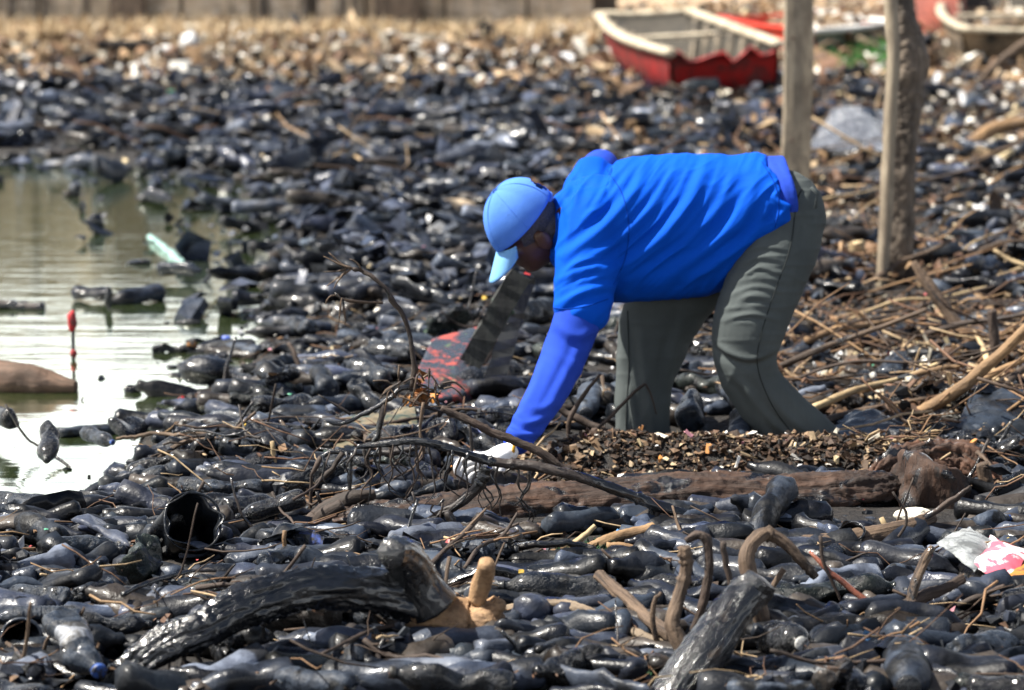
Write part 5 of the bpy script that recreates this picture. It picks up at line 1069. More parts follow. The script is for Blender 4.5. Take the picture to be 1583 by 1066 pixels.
# other single things
def lumpy(name, label, cat, px, py, gy, size, mat, seed=1, amp=.25, freq=1.3, facet=0, rz=0, sub=3, dz=0):
    V, F = lump(size, seed, sub, amp, freq, facet); V = V@rot_z(rz).T; p = P3(px, py, gy); o = obj(name, mesh_np(name, V, F), mat, loc=p); o.location.z += dz; return tag(o, label, cat)
guard([(1395, 795), (1435, 800)], 24, 900); guard([(1460, 840), (1560, 890)], 34, 960)
lumpy('foam_block', 'cream worn foam block lying before the brown stump', 'foam block', 1413, 797, 850, (.062, .03, .026), M['foam'], 4, .12, 1.5, 4, -.15)
for k, (lab, px, py, gy, sz, mt, cat, nm) in enumerate((
    ('white foam corner cut off at the bottom left edge', 22, 1060, 1066, (.06, .04, .02), 'foam', 'foam block', 'foam_block'),
    ('tall white bottle-like lump in the far white heap', 525, 70, 82, (.22, .1, .2), 'white', 'litter', 'white_jug'),
    ('large white sack lying on the dark litter above the cap', 780, 212, 225, (.19, .12, .09), 'foam', 'sack', 'sack'),
    ('long cream sliver of foam beside the far shoulder', 883, 240, 250, (.10, .05, .03), 'foam', 'foam block', 'foam_block'),
    ('heap of white sheeting on the far left bank, left part', 262, 84, 104, (.2, .12, .13), 'white', 'sheeting', 'plastic_sheet'),
    ('heap of white sheeting on the far left bank, taller right part', 294, 70, 98, (.15, .12, .2), 'white', 'sheeting', 'plastic_sheet'),
    ('white rag hanging below the pink cloth', 256, 124, 134, (.09, .06, .10), 'white', 'rag', 'rag'),
    ('tan flat rock behind the man and his cap', 705, 326, 350, (.16, .12, .075), 'rock', 'rock', 'rock'),
    ('brown rock under the grey plastic sheet', 1300, 242, 270, (.20, .16, .13), 'rock_dark', 'rock', 'rock'),
    ('grey-blue stone in front of the grey plastic sheet', 1305, 282, 300, (.09, .08, .07), 'sheetbag', 'stone', 'stone'),
    ('bright yellow scrap on the litter above the man back', 1066, 206, 212, (.06, .03, .035), 'yellow', 'scrap', 'plastic_scrap'),
    ('yellow lump on far dark litter left of the pipe', 668, 162, 168, (.05, .04, .045), 'yellow', 'scrap', 'plastic_scrap'),
    ('pale yellow sponge lying before the rough round post', 1391, 496, 508, (.045, .03, .024), 'foam', 'sponge', 'sponge'),
    ('small round pink ball right of the trousers', 1257, 514, 522, (.016, .016, .016), 'pink', 'ball', 'ball'),
    ('broken cream foam shell near the trouser hem', 1292, 602, 616, (.05, .03, .03), 'foam', 'foam block', 'foam_block'),
    ('flat cream foam slab beside the trouser hem', 1272, 618, 625, (.07, .035, .014), 'foam', 'foam block', 'foam_block'),
    ('round cream foam lump left of the pale split branch', 1352, 612, 632, (.045, .035, .034), 'foam', 'foam block', 'foam_block'),
    ('shiny white crushed tub above the round foam lump', 1376, 588, 605, (.05, .035, .028), 'white', 'tub', 'tub'),
    ('white foam lump right of the crushed tub', 1432, 590, 606, (.035, .03, .028), 'foam', 'foam block', 'foam_block'),
    ('brown crumpled jar behind the crushed white tub', 1395, 570, 586, (.05, .035, .032), 'rust', 'jar', 'crushed_jar'),
    ('sky-blue foam scrap at the right end of the litter ridge', 1366, 700, 735, (.028, .02, .022), 'cyanbit', 'scrap', 'foam_scrap'),
    ('pinkish scrap lying on the litter ridge under the thigh', 1108, 716, 740, (.03, .018, .010), 'pinkrag', 'scrap', 'plastic_scrap'),
    ('white crumpled paper on the front slope of the litter ridge', 1002, 738, 765, (.024, .014, .020), 'foam', 'paper', 'crumpled_paper'),
    ('lime-white husk on the litter ridge near the glove', 905, 705, 735, (.03, .015, .014), 'foam', 'husk', 'corn_husk'),
    ('crushed tan paper cup at the right end of the litter ridge', 1322, 690, 735, (.035, .025, .022), 'rock', 'cup', 'crushed_cup'),
    ('round pale cork disc lying among black bottles', 167, 944, 965, (.052, .036, .016), 'foam', 'disc', 'cork_disc'),
    ('broken orange brick piece behind the curved tarred log', 300, 944, 960, (.045, .03, .022), 'brick', 'brick', 'brick_piece'),
    ('small brown stone resting against the curved tarred log', 413, 902, 925, (.017, .015, .016), 'brick', 'stone', 'stone'),
    ('glossy black film heap left of the small brown splinter', 340, 890, 930, (.10, .05, .035), 'tarbag', 'plastic film', 'plastic_film'),
    ('glossy black lump standing in the white water', 318, 572, 600, (.11, .07, .06), 'tarbag', 'lump', 'tar_lump'),
    ('tall dark bottle standing upright in the olive water', 168, 462, 480, (.018, .018, .06), 'tarbag', 'bottle', 'upright_bottle'),
    ('dark lump floating in the olive water, upper middle', 238, 302, 312, (.11, .07, .05), 'tarbag', 'lump', 'floating_lump'),
    ('black rag standing up in the far olive water', 148, 345, 362, (.05, .03, .07), 'tarbag', 'rag', 'rag'),
    ('low dark lump in the olive water under the teal pole', 216, 405, 408, (.07, .03, .02), 'tarbag', 'lump', 'floating_lump'),
    ('small black bits afloat in the white water', 205, 602, 606, (.035, .02, .02), 'tarbag', 'lump', 'floating_lump'),
    ('tiny red lid at the right shore of the white water', 281, 616, 622, (.014, .01, .011), 'redrag', 'lid', 'lid'),
    ('small orange rind on the black lump in the water', 296, 532, 545, (.022, .014, .014), 'orange', 'rind', 'fruit_rind'),
    ('tiny blue cap on dark litter beside the olive water', 350, 522, 530, (.02, .014, .013), 'blue', 'cap', 'bottle_lid'),
    ('orange leaf scrap on dark litter beyond the twigs', 518, 376, 385, (.035, .02, .03), 'orange', 'scrap', 'scrap'),
    ('pale cream rag standing behind the dry twig', 592, 428, 440, (.024, .015, .03), 'foam', 'rag', 'rag'),
    ('white foam lump on the far litter beside the green lid', 838, 108, 122, (.12, .09, .11), 'foam', 'foam block', 'foam_block'),
    ('white crushed tub lying right of the rough round post', 1455, 268, 282, (.12, .06, .04), 'white', 'tub', 'tub'),
    ('cream foam board beside the dark bottles, right edge', 1500, 322, 334, (.10, .06, .04), 'foam', 'foam block', 'foam_block'),
    ('white foam piece at the right edge by the black ball', 1540, 278, 292, (.09, .05, .035), 'foam', 'foam block', 'foam_block'),
    ('white carton far off beside the red boat stern', 1170, 146, 160, (.12, .08, .12), 'white', 'carton', 'carton'),
    ('orange-brown crate chunk on the bank beyond the pipe', 880, 145, 156, (.22, .1, .1), 'rust', 'crate', 'crate_piece'),
    ('green lid on the far bank before the quay wall', 563, 62, 68, (.06, .05, .05), 'weed', 'lid', 'lid'),
    ('small blue tub far off near the crossed pole', 399, 74, 80, (.09, .06, .06), 'cyanbit', 'tub', 'tub'),
    ('pink scrap on the far dark litter', 235, 208, 212, (.05, .03, .03), 'pinkrag', 'scrap', 'plastic_scrap'),
    ('dark green film on litter behind the two seat struts', 780, 470, 560, (.03, .02, .03), 'slime', 'film', 'wet_film'))):
    big_ = 'tarbag'
    mat = TAR[1] if mt == big_ else M[mt]
    lumpy(nm, lab, cat, px, py, gy, sz, mat, 100+k, .3, 1.5, 3 if mt in ('foam', 'rock', 'brick') else 1, rnd.uniform(-.4, .4), 3)
# crossed pink cloth on the far bank
pk = empty('rag', GP(240, 134)); tag(pk, 'pink cloth strips on the far left bank above a white rag', 'rag')
for q in (([(222, 134), (240, 120), (262, 112)], 3.5), ([(262, 108), (270, 120), (272, 134)], 3)):
    stick('strip', None, [(x, y, 134) for x, y in q[0]], (q[1], q[1], q[1]), M['redrag'], parent=pk, flat=.4)
# chip packet with pink label, right edge
pkt = empty('packet', P3(1520, 880, 945)); tag(pkt, 'crumpled clear packet with pink and white print at the right edge', 'packet')
def sheet(P, n, m, amp, seed, thick=.0015):
    P = [np.array(p) for p in P]; U, Vv = np.meshgrid(np.linspace(0, 1, n), np.linspace(0, 1, m), indexing='ij')
    G_ = (1-U)[..., None]*((1-Vv)[..., None]*P[0]+Vv[..., None]*P[3]) + U[..., None]*((1-Vv)[..., None]*P[1]+Vv[..., None]*P[2]); G_ = G_.reshape(-1, 3)
    nn_ = np.cross(P[1]-P[0], P[3]-P[0]); nn_ /= np.linalg.norm(nn_); h = amp*(n3(G_, 12, seed)+.6*n3(G_, 28, seed+1)+.3*n3(G_, 60, seed+2)); G_ = G_+nn_*h[:, None]
    G_[:, 2] += (.5*amp*np.sin(np.pi*U)*np.sin(np.pi*Vv)*4).ravel()
    i_ = np.arange(n-1)[:, None]*m; j = np.arange(m-1)[None]; Q = np.stack([i_+j, i_+m+j, i_+m+j+1, i_+j+1], -1).reshape(-1, 4)
    return np.vstack([G_, G_-nn_*thick]), np.vstack([Q, Q[:, ::-1]+len(G_)])
def m_film(name, c, alpha=.5, rough=.25):
    t = NT(name); v = t.coord('Object', rand=False); a = t.noise(v, 18, 6, .7, .6); base = t.mix(t.ramp(a, [(.4, 0), (.6, 1)]), c, tuple(x*.35 for x in c))
    return t.set(Base_Color=base, Roughness=rough, Alpha=alpha, Normal=t.bump(a, .5, .01))
t = NT('pink_print'); v = t.coord('Object', rand=False); a = t.noise(v, 14, 5, .6, .4); b_ = t.noise(v, 5, 2)
base = t.mix(t.ramp(a, [(.50, 0), (.53, 1)]), (.78, .72, .72), (.72, .13, .18)); t.set(Base_Color=base, Roughness=.35, Normal=t.bump(a, .4, .008)); pinkp = t.m
V, F = sheet([P3(1448, 838, 930), P3(1500, 812, 905), P3(1548, 848, 925), P3(1505, 888, 955)], 30, 22, .013, 3); child('clear_film', V, F, m_film('grey_clear_film', (.4, .42, .42), .9), pkt)
V, F = sheet([P3(1502, 878, 950), P3(1530, 832, 915), P3(1592, 850, 925), P3(1566, 902, 962)], 30, 22, .011, 5); child('printed_panel', V, F, pinkp, pkt)
V, F = sheet([P3(1552, 900, 962), P3(1578, 862, 935), P3(1620, 880, 945), P3(1600, 925, 975)], 20, 14, .006, 8); child('gold_panel', V, F, M['orange'], pkt)
# grey sheet over the rock behind the posts
V, F = sheet([P3(1250, 226, 275), P3(1290, 168, 225), P3(1375, 172, 225), P3(1372, 232, 275)], 34, 28, .045, 12); o = obj('plastic_sheet', mesh_np('plastic_sheet', V, F), m_film('grey_bag_film', (.22, .23, .26), .8, .18)); recentre(o.data, o); tag(o, 'grey translucent plastic sheet draped over a brown rock between the posts', 'plastic sheet')
V, F = sheet([P3(1478, 660, 720), P3(1500, 610, 690), P3(1600, 600, 690), P3(1600, 700, 730)], 26, 20, .02, 15); o = obj('plastic_sheet', mesh_np('plastic_sheet', V, F), TAR[0]); recentre(o.data, o); tag(o, 'dark crumpled plastic sheet at the right edge below the pale branches', 'plastic sheet')
V, F = sheet([P3(1275, 668, 715), P3(1300, 640, 690), P3(1400, 632, 690), P3(1440, 690, 725)], 24, 16, .018, 17); o = obj('tarpaulin', mesh_np('tarpaulin', V, F), TAR[1]); recentre(o.data, o); tag(o, 'folded black tarpaulin right of the trouser hems', 'tarpaulin')
V, F = sheet([P3(455, 1000, 1035), P3(470, 970, 1010), P3(600, 968, 1008), P3(590, 1030, 1045)], 30, 22, .022, 19); o = obj('plastic_sheet', mesh_np('plastic_sheet', V, F), TAR[1]); recentre(o.data, o); tag(o, 'glossy black crumpled sheet hanging under the curved tarred log', 'plastic sheet')
V, F = sheet([P3(500, 700, 742), P3(520, 655, 700), P3(640, 625, 690), P3(650, 680, 735)], 26, 20, .015, 23); o = obj('slime_mat', mesh_np('slime_mat', V, F), m_plain('tan_slimy_board', (.22, .17, .10), .6, .5, 14, .7, .5, dc=(.03, .05, .04))); recentre(o.data, o); tag(o, 'tan and green slimy mat under the orange dry leaves', 'mat')
# ---------------------------------------------------------------- random individual bottles dropped on a height grid
GX0, GY0, GS = -3.2, 6.4, .03; GW, GH = 220, 260
xx, yy = np.meshgrid(GX0+np.arange(GW)*GS, GY0+np.arange(GH)*GS, indexing='ij'); HM = ground(xx, yy)
def hget(x, y):
    i_ = int((x-GX0)/GS); j = int((y-GY0)/GS)
    return HM[min(max(i_, 0), GW-1), min(max(j, 0), GH-1)]
def hraise(x, y, z, r):
    i0 = int((x-r-GX0)/GS); i1 = int((x+r-GX0)/GS)+1; j0 = int((y-r-GY0)/GS); j1 = int((y+r-GY0)/GS)+1
    if i0 < 0 or j0 < 0 or i1 >= GW or j1 >= GH: return
    HM[i0:i1, j0:j1] = np.maximum(HM[i0:i1, j0:j1], z)
for b_ in BOT:
    for u in np.linspace(-.45, .45, 5):
        p = b_['mid']+b_['ax']*(u*b_['L']); hraise(p.x, p.y, p.z+.01, .035)
def blocked(px, py, rad, Y, soft=1.0):
    for (ax_, ay, bx, by, r, gy_) in GUARD:
        dx, dy = bx-ax_, by-ay; t_ = ((px-ax_)*dx+(py-ay)*dy)/(dx*dx+dy*dy+1e-6); t_ = min(1, max(0, t_))
        if math.hypot(px-ax_-t_*dx, py-ay-t_*dy) < r*soft+rad and Y < gy_+.25: return True
    return False
def bottle_density(px, py):
    if px < shore(py)-10 and 225 < py < 830: return ((.010 if py > 320 else .06) + .75*math.exp((px-shore(py))/45)) if py > 262 else .5
    if 690 < py < 752 and 840 < px < 1400: return .08
    if px > 1240 and py < 700: return .6
    return 1.0
target = 300 - len(BOT); tries = 0; g = random.Random(21)
while target > 0 and tries < 30000:
    tries += 1; py = 470 + 640*g.random()**.85; px = g.uniform(-60, 1640)
    if g.random() > bottle_density(px, py): continue
    kind = g.choice(KINDS); dia = g.choice((.045, .055, .062, .066, .07, .08, .09, .10, .115)); L = dia/AR[kind]*g.uniform(.85, 1.08); p = GP(px, py, .06)
    if py > 760 and dia < .075 and g.random() < .7: dia = g.choice((.08, .09, .1, .11)); L = dia/AR[kind]*g.uniform(.85, 1.05)
    a = g.gauss(0, .55) + (math.pi if g.random() < .5 else 0); 
    if g.random() < .22: a = g.uniform(0, 6.28)
    v = g.choice((0, 1, 1, 2, 2, 3, 3)); dx, dy = math.cos(a)*L/2, math.sin(a)*L/2
    if blocked(px, py-12, dia/2*pxm(p.y), p.y) or blocked(px+dx*pxm(p.y)*.8, py-12, dia/2*pxm(p.y), p.y) or blocked(px-dx*pxm(p.y)*.8, py-12, dia/2*pxm(p.y), p.y): continue
    h0, h1, hm = hget(p.x-dx*.7, p.y-dy*.7), hget(p.x+dx*.7, p.y+dy*.7), hget(p.x, p.y)
    if max(h0, h1, hm) > .135: continue
    if px < shore(py): h0 = h1 = hm = -.02
    z0, z1 = h0+dia*.38, h1+dia*.38; mid = (z0+z1)/2; up = max(0, hm+dia*.38-mid); z0 += up; z1 += up
    mx = L*.45; dz = max(-mx, min(mx, z1-z0)); zc = (z0+z1)/2
    P0 = Vector((p.x-dx, p.y-dy, zc-dz/2)); P1 = Vector((p.x+dx, p.y+dy, zc+dz/2))
    if any(blocked(*[float(q_) for q_ in proj(np.array(P_))], dia/2*pxm(p.y)*.8, p.y) for P_ in (P0, P1, (P0+P1)/2)): continue
    rb_zone = px > 1130 and py < 730
    mi = g.choices((0, 1, 2, 3, 4, 5, 6, 7), (9, 13, 3, 1.5, 4 if rb_zone else 1.5, 3.5 if rb_zone else .5, .8, 1.2 if rb_zone else .5))[0]
    put_bottle(P0, P1, dia/2, kind, v, mi, g.uniform(0, 6.28), g.random() < .5, sleeve=(g.choice((0, 0, 1, 2)) if g.random() < .06 and v < 3 else None))
    for u in np.linspace(-.42, .42, 5): hraise(p.x+dx*2*u, p.y+dy*2*u, zc+dz*u+dia*.3, dia*.35)
    target -= 1
# ---------------------------------------------------------------- litter masses (stuff)
g = np.random.RandomState(77)
LOW = {}
def low(kind, v, ns=8):
    if (kind, v) not in LOW:
        V, F, _, _ = bottle_shape(kind, 50+v*7+hash_(kind), (.3, .6, 1.0)[v], ns, AR[kind]); LOW[(kind, v)] = (V, F)
    return LOW[(kind, v)]
J = Join(); n_low = 0
def drop_low(px, py, near):
    global n_low
    p = GP(px, py, .03); z = float(ground(p.x, p.y)); kind = KINDS[g.randint(8)]; dia = g.choice((.05, .07, .09, .12, .15) if py < 300 else (.055, .07, .085, .1) if not near else (.055, .07, .09)); L = dia/AR[kind]
    a = g.normal(0, .5 if near else .8) + g.randint(2)*math.pi; b_ = g.normal(0, .15); V, F = low(kind, g.randint(3)); V = V*np.array((L, dia/AR[kind], dia/AR[kind]))
    ca, sa, cb, sb = math.cos(a), math.sin(a), math.cos(b_), math.sin(b_); Rm = np.array([[ca*cb, -sa, ca*sb], [sa*cb, ca, sa*sb], [-sb, 0, cb]])
    r_ = g.uniform(0, 6.28); Rr = np.array([[1, 0, 0], [0, math.cos(r_), -math.sin(r_)], [0, math.sin(r_), math.cos(r_)]])
    zz = max(z, -.02) + dia*.35 + (0 if near else abs(g.normal(0, .05)))
    tone = g.uniform(.12, .9) if g.rand() < .7 else g.uniform(1.2, 2.6); c = np.array((tone, tone*g.uniform(.95, 1.05), tone*g.uniform(.95, 1.15)))
    if g.rand() < (.05 if py > 230 else .09): c = np.array((6, 5.6, 5.2))*g.uniform(.6, 1.5)
    elif g.rand() < .10: c = np.array((3.0, 2.0, 1.2))*g.uniform(.5, 1)
    J.add(V@(Rm@Rr).T + np.array((p.x, p.y, zz)), F, c=c); n_low += 1
for _ in range(4000):
    px = g.uniform(-450, 2150); py = 95 + (490-95)*g.rand()**.9
    w = bottle_density(px, py)*(1-.5*(py < 130)) *(.55 if px > 1100 else 1)
    if 928 < px < 1215 and 50 < py < 150: continue
    if 1315 < px < 1450 and 440 < py < 540: continue
    if py > 130 and not (px < shore(py)): w = max(w, .5)
    if g.rand() < w: drop_low(px, py, False)
for _ in range(3000):                          # under-layer hidden below the nearer bottles
    px = g.uniform(-400, 2000); py = 480 + 620*g.rand()
    if g.rand() < bottle_density(px, py) and not any(blocked(px+q_, py-12, 12, GP(px, py).y, .85) for q_ in (-45, 0, 45)): drop_low(px, py, True)
o = obj('bottle_litter', J.mesh('bottle_litter'), M['tar_litter']); tag(o, 'mass of dark oily bottles and plastic covering the shore behind', 'litter', kind='stuff')
# small pieces: chips, splinters, film flakes, pebbles; counted by photo area so the far bank is covered too
chipV, chipF = box_vf((0, 0, 0), (1, 1, 1)); 
def piece(kind, s_, g):
    if kind == 'chip': V = chipV*np.array((s_*g.uniform(.6, 1.6), s_*g.uniform(.25, .6), s_*g.uniform(.08, .25))); V = V + g.normal(0, s_*.06, V.shape); return V, chipF
    if kind == 'flake':
        V = np.array([[-.5, -.4, 0], [.1, -.5, .12], [.55, -.1, -.08], [.3, .45, .1], [-.35, .4, -.05], [0, 0, .2]])*s_*np.array((g.uniform(.7, 1.4), g.uniform(.6, 1.1), 1.0)); V = V + g.normal(0, s_*.09, V.shape)
        return V, np.array([[0, 1, 5], [1, 2, 5], [2, 3, 5], [3, 4, 5], [4, 0, 5]])
    V, F = ICO[1]; V = V*np.array((g.uniform(.6, 1), g.uniform(.5, .9), g.uniform(.35, .7)))*s_*.5; return V + g.normal(0, s_*.05, V.shape), F
BRN = [(.20, .115, .06), (.11, .06, .035), (.30, .19, .10), (.05, .032, .022), (.40, .29, .17), (.07, .045, .03), (.16, .085, .05)]
BLK = [(.02, .023, .028), (.035, .04, .048), (.012, .013, .015), (.05, .058, .07), (.03, .028, .025)]
BRT = [(.78, .74, .66), (.7, .68, .62), (.55, .5, .4), (.8, .8, .8), (.62, .5, .3)]; ODD = [(.5, .1, .1), (.1, .25, .5), (.6, .4, .06), (.12, .4, .25), (.6, .28, .33), (.45, .2, .06)]
def scatter(name, label, N, fpx, kinds, size, pal, mat, zoff=.01, cat='litter', flat=.5, usehm=True):
    J = Join()
    for _ in range(N):
        q = fpx(g)
        if q is None: continue
        px, py = q; 
        if px < shore(py)-12 and 225 < py < 830 and g.rand() > ((.008 if py > 275 else .12) + .9*math.exp((px-shore(py))/55)): continue
        p = GP(px, py, .05); s_ = size(g, p.y); 
        z = hget(p.x, p.y) if (usehm and p.y < 14) else float(ground(p.x, p.y))+(abs(g.normal(0, .045)) if usehm else 0)
        if px < shore(py): z = 0
        if usehm and s_ > .022 and blocked(px, py - (z-.05)*pxm(p.y), s_*pxm(p.y)*.3, p.y, .8): continue
        V, F = piece(kinds[g.randint(len(kinds))], s_, g); e = g.normal(0, flat, 3); A = rot_any(g) if g.rand() < .3 else rot_z(g.uniform(0, 6.28))@np.array([[math.cos(e[0]), 0, math.sin(e[0])], [0, 1, 0], [-math.sin(e[0]), 0, math.cos(e[0])]])
        J.add(V@A.T + np.array((p.x, p.y, z+zoff+g.uniform(0, s_*.2))), F, c=np.array(pal[g.randint(len(pal))])*g.uniform(.6, 1.3))
    o = obj(name, J.mesh(name, smooth=False), mat); tag(o, label, cat, kind='stuff'); return o
def uni(x0, x1, y0, y1, pw=1): return lambda g: (g.uniform(x0, x1), y0+(y1-y0)*g.rand()**pw)
# litter ridge in front of the man's feet
def ridge(g): return (g.uniform(840, 1440), 712 + 54*g.rand()) if g.rand() < .9 else (g.uniform(560, 860), g.uniform(705, 770))
scatter('wood_chip_litter', 'wood chips and plant litter on the ridge at the man feet', 5200, ridge, ('chip', 'chip', 'flake'), lambda g, Y: abs(g.normal(.009, .013))+.005, [(.09, .05, .03), (.045, .028, .018), (.03, .02, .014), (.15, .09, .05), (.2, .13, .075), (.06, .035, .022), (.02, .015, .012), (.11, .06, .035), (.38, .28, .17)], M['chips'], .004, usehm=False)
scatter('bark_litter', 'brown bark and splinters between the bottles', 13000, uni(-400, 2000, 470, 1100), ('chip', 'chip', 'flake'), lambda g, Y: abs(g.normal(.014, .012))+.006, BRN[:2]+BRN[3:4]+BRN[5:]+BLK, M['chips'], -.01)
scatter('film_litter', 'dark torn film scraps between the bottles', 7500, uni(-400, 2000, 470, 1100), ('flake', 'nugget'), lambda g, Y: abs(g.normal(.03, .02))+.01, [(1, 1, 1), (.6, .6, .6), (1.6, 1.6, 1.7)], M['tar_litter'], -.01)
scatter('shore_litter', 'brown litter on the right hand bank', 15000, uni(1150, 2150, 60, 700, .8), ('chip', 'chip', 'flake'), lambda g, Y: (abs(g.normal(.010, .030))+.006)*(1+max(0, Y-12)*.05), BRN*2+BLK[:2]+BRT[2:3], M['chips'], .02)
scatter('bank_litter', 'brown litter on the middle bank', 6000, (lambda g: (lambda px, py: (px, py) if px > 850 or py < 150 else None)(g.uniform(400, 1250), 55+245*g.rand()**.9)), ('chip', 'chip', 'flake'), lambda g, Y: (abs(g.normal(.01, .045))+.008)*(1+max(0, Y-12)*.04), BRN*2+BLK+BRT[2:3], M['chips'], .03)
scatter('far_litter', 'brown and pale litter along the foot of the quay wall', 7500, uni(-450, 2150, 40, 140), ('chip', 'chip', 'flake'), lambda g, Y: abs(g.normal(.02, .12))+.02, BRN+BRN[:3]+BLK[:1]+BRT[:3]+[(.5, .36, .22), (.6, .46, .3), (.45, .3, .17)], M['chips'], .05)
scatter('dark_litter', 'black oily scraps along the far water edge', 9000, uni(-450, 1250, 120, 480), ('flake', 'flake', 'chip'), lambda g, Y: (abs(g.normal(.03, .07))+.015)*(1+max(0, Y-14)*.02), [(1, 1, 1), (.5, .5, .5), (1.8, 1.8, 2.0), (.8, .9, 1.1)], M['tar_litter'], .02)
scatter('white_litter', 'white and cream scraps scattered over the shore', 1500, lambda g: (g.uniform(-400, 2100), 50+640*g.rand()**2.2), ('nugget', 'flake'), lambda g, Y: (abs(g.normal(.018, .018))+.010)*(1+max(0, Y-12)*.08), BRT, M['scraps'], .03)
scatter('bright_litter', 'small coloured plastic scraps scattered over the shore', 260, lambda g: (g.uniform(-40, 1640), 60+980*g.rand()**1.5), ('nugget', 'flake'), lambda g, Y: (abs(g.normal(.012, .01))+.008)*(1+max(0, Y-12)*.06), ODD, M['scraps'], .02)
scatter('ridge_scraps', 'pale scraps on the litter ridge', 110, ridge, ('flake', 'chip'), lambda g, Y: abs(g.normal(.014, .01))+.008, BRT+ODD[4:], M['scraps'], .014, usehm=False)
J = Join()
for _ in range(700):
    px, py = g.uniform(-400, 2000), 480+620*g.rand()
    if px < shore(py)+5 and py < 830: continue
    p = GP(px, py, .05); s_ = g.uniform(.05, .13); z = hget(p.x, p.y)+.005
    if blocked(px, py-(z-.05)*pxm(p.y), s_*pxm(p.y)*.5, p.y): continue
    A = rot_z(g.uniform(0, 6.28)); c4 = [np.array(q)*s_*g.uniform(.6, 1.2) for q in ((-.5, -.4, 0), (.5, -.5, 0), (.5, .4, 0), (-.5, .5, 0))]; V, F = sheet(c4, 9, 8, s_*.13, g.randint(999))
    e = g.normal(0, .22); V = V@np.array([[math.cos(e), 0, math.sin(e)], [0, 1, 0], [-math.sin(e), 0, math.cos(e)]]).T@A.T; V = V-np.array([0, 0, V[:, 2].min()*.6]); tn = g.uniform(.35, 1.3); J.add(V+np.array((p.x, p.y, z)), F, c=(tn, tn, tn*1.05))
o = obj('crumpled_film_litter', J.mesh('crumpled_film_litter'), M['tar_litter']); tag(o, 'crumpled black plastic film scraps among the nearer bottles', 'litter', kind='stuff')
scatter('far_white_litter', 'bright white rubbish heaped along the far bank', 90, lambda g: (g.normal(680, 190), 62+70*g.rand()), ('nugget', 'flake'), lambda g, Y: g.uniform(.07, .24), BRT[:2]+BRT[3:4], M['scraps'], .06)
scatter('bank_white_litter', 'white and cream rubbish on the bank right of the round post', 150, lambda g: (g.uniform(1420, 1620), 130+250*g.rand()), ('nugget', 'flake', 'chip'), lambda g, Y: g.uniform(.03, .13), BRT, M['scraps'], .05)
scatter('near_white_litter', 'cream scraps behind the litter ridge', 60, lambda g: (g.uniform(1240, 1500), 560+90*g.rand()), ('nugget', 'flake', 'chip'), lambda g, Y: g.uniform(.015, .05), BRT, M['scraps'], .03)
# twigs: joined fine ones
def twigs(name, label, N, f, Ls, rs, pal, mat, lift=.03, kind='stuff'):
    J = Join()
    for _ in range(N):
        px, py = f(g)
        if px < shore(py)-5 and 225 < py < 830 and g.rand() > .05: continue
        p = GP(px, py, .05); L = g.uniform(*Ls); a = g.uniform(0, 6.28) if g.rand() < .5 else g.normal(0, .5); tz = g.normal(0, .28)
        z = (hget(p.x, p.y) if p.y < 14 else float(ground(p.x, p.y)))+lift*g.rand()+abs(math.sin(tz))*L*.3
        if blocked(px, py-(z-.05)*pxm(p.y), 6, p.y, .9): continue
        d = np.array((math.cos(a)*math.cos(tz), math.sin(a)*math.cos(tz), math.sin(tz))); c = np.array((p.x, p.y, z)); pts = [c+d*L*(u-.5)+g.normal(0, L*.03, 3) for u in np.linspace(0, 1, 5)]
        r_ = g.uniform(*rs); V, F, G_ = tube(pts, (r_, r_, r_*.9, r_*.8, r_*.5), 5, cap=True); J.add(V, F, G_, np.array(pal[g.randint(len(pal))])*g.uniform(.7, 1.3))
    o = obj(name, J.mesh(name), mat); tag(o, label, 'twigs', kind=kind)
tw = m_vcol('twig_bark', .75, .4, 60, .5)
def ridge2(g): return (g.uniform(820, 1440), 708 + 56*g.rand())
twigs('twig_litter', 'fine twigs and straws strewn over the nearer bottles', 2500, uni(-400, 2000, 480, 1090), (.06, .26), (.0012, .004), BRN+BRN[1:2]+BRN[3:4]+[(.36, .26, .15)], tw)
twigs('ridge_twigs', 'twigs, straws and bark strips on the litter ridge', 1100, ridge2, (.03, .22), (.001, .005), BRN+[(.04, .028, .02), (.4, .29, .16)], tw, .02)
twigs('straw_litter', 'dry stems and sticks strewn over the right hand bank', 1700, uni(1130, 2150, 60, 700), (.10, .6), (.002, .007), BRN+BRN[:2]+BRN[3:4]+[(.36, .25, .15)], tw, .08)
twigs('far_twig_litter', 'long pale sticks strewn along the far bank', 170, uni(-60, 1500, 50, 330), (.25, 1.0), (.005, .014), BRN+[(.5, .36, .22), (.45, .3, .18)], tw, .08)
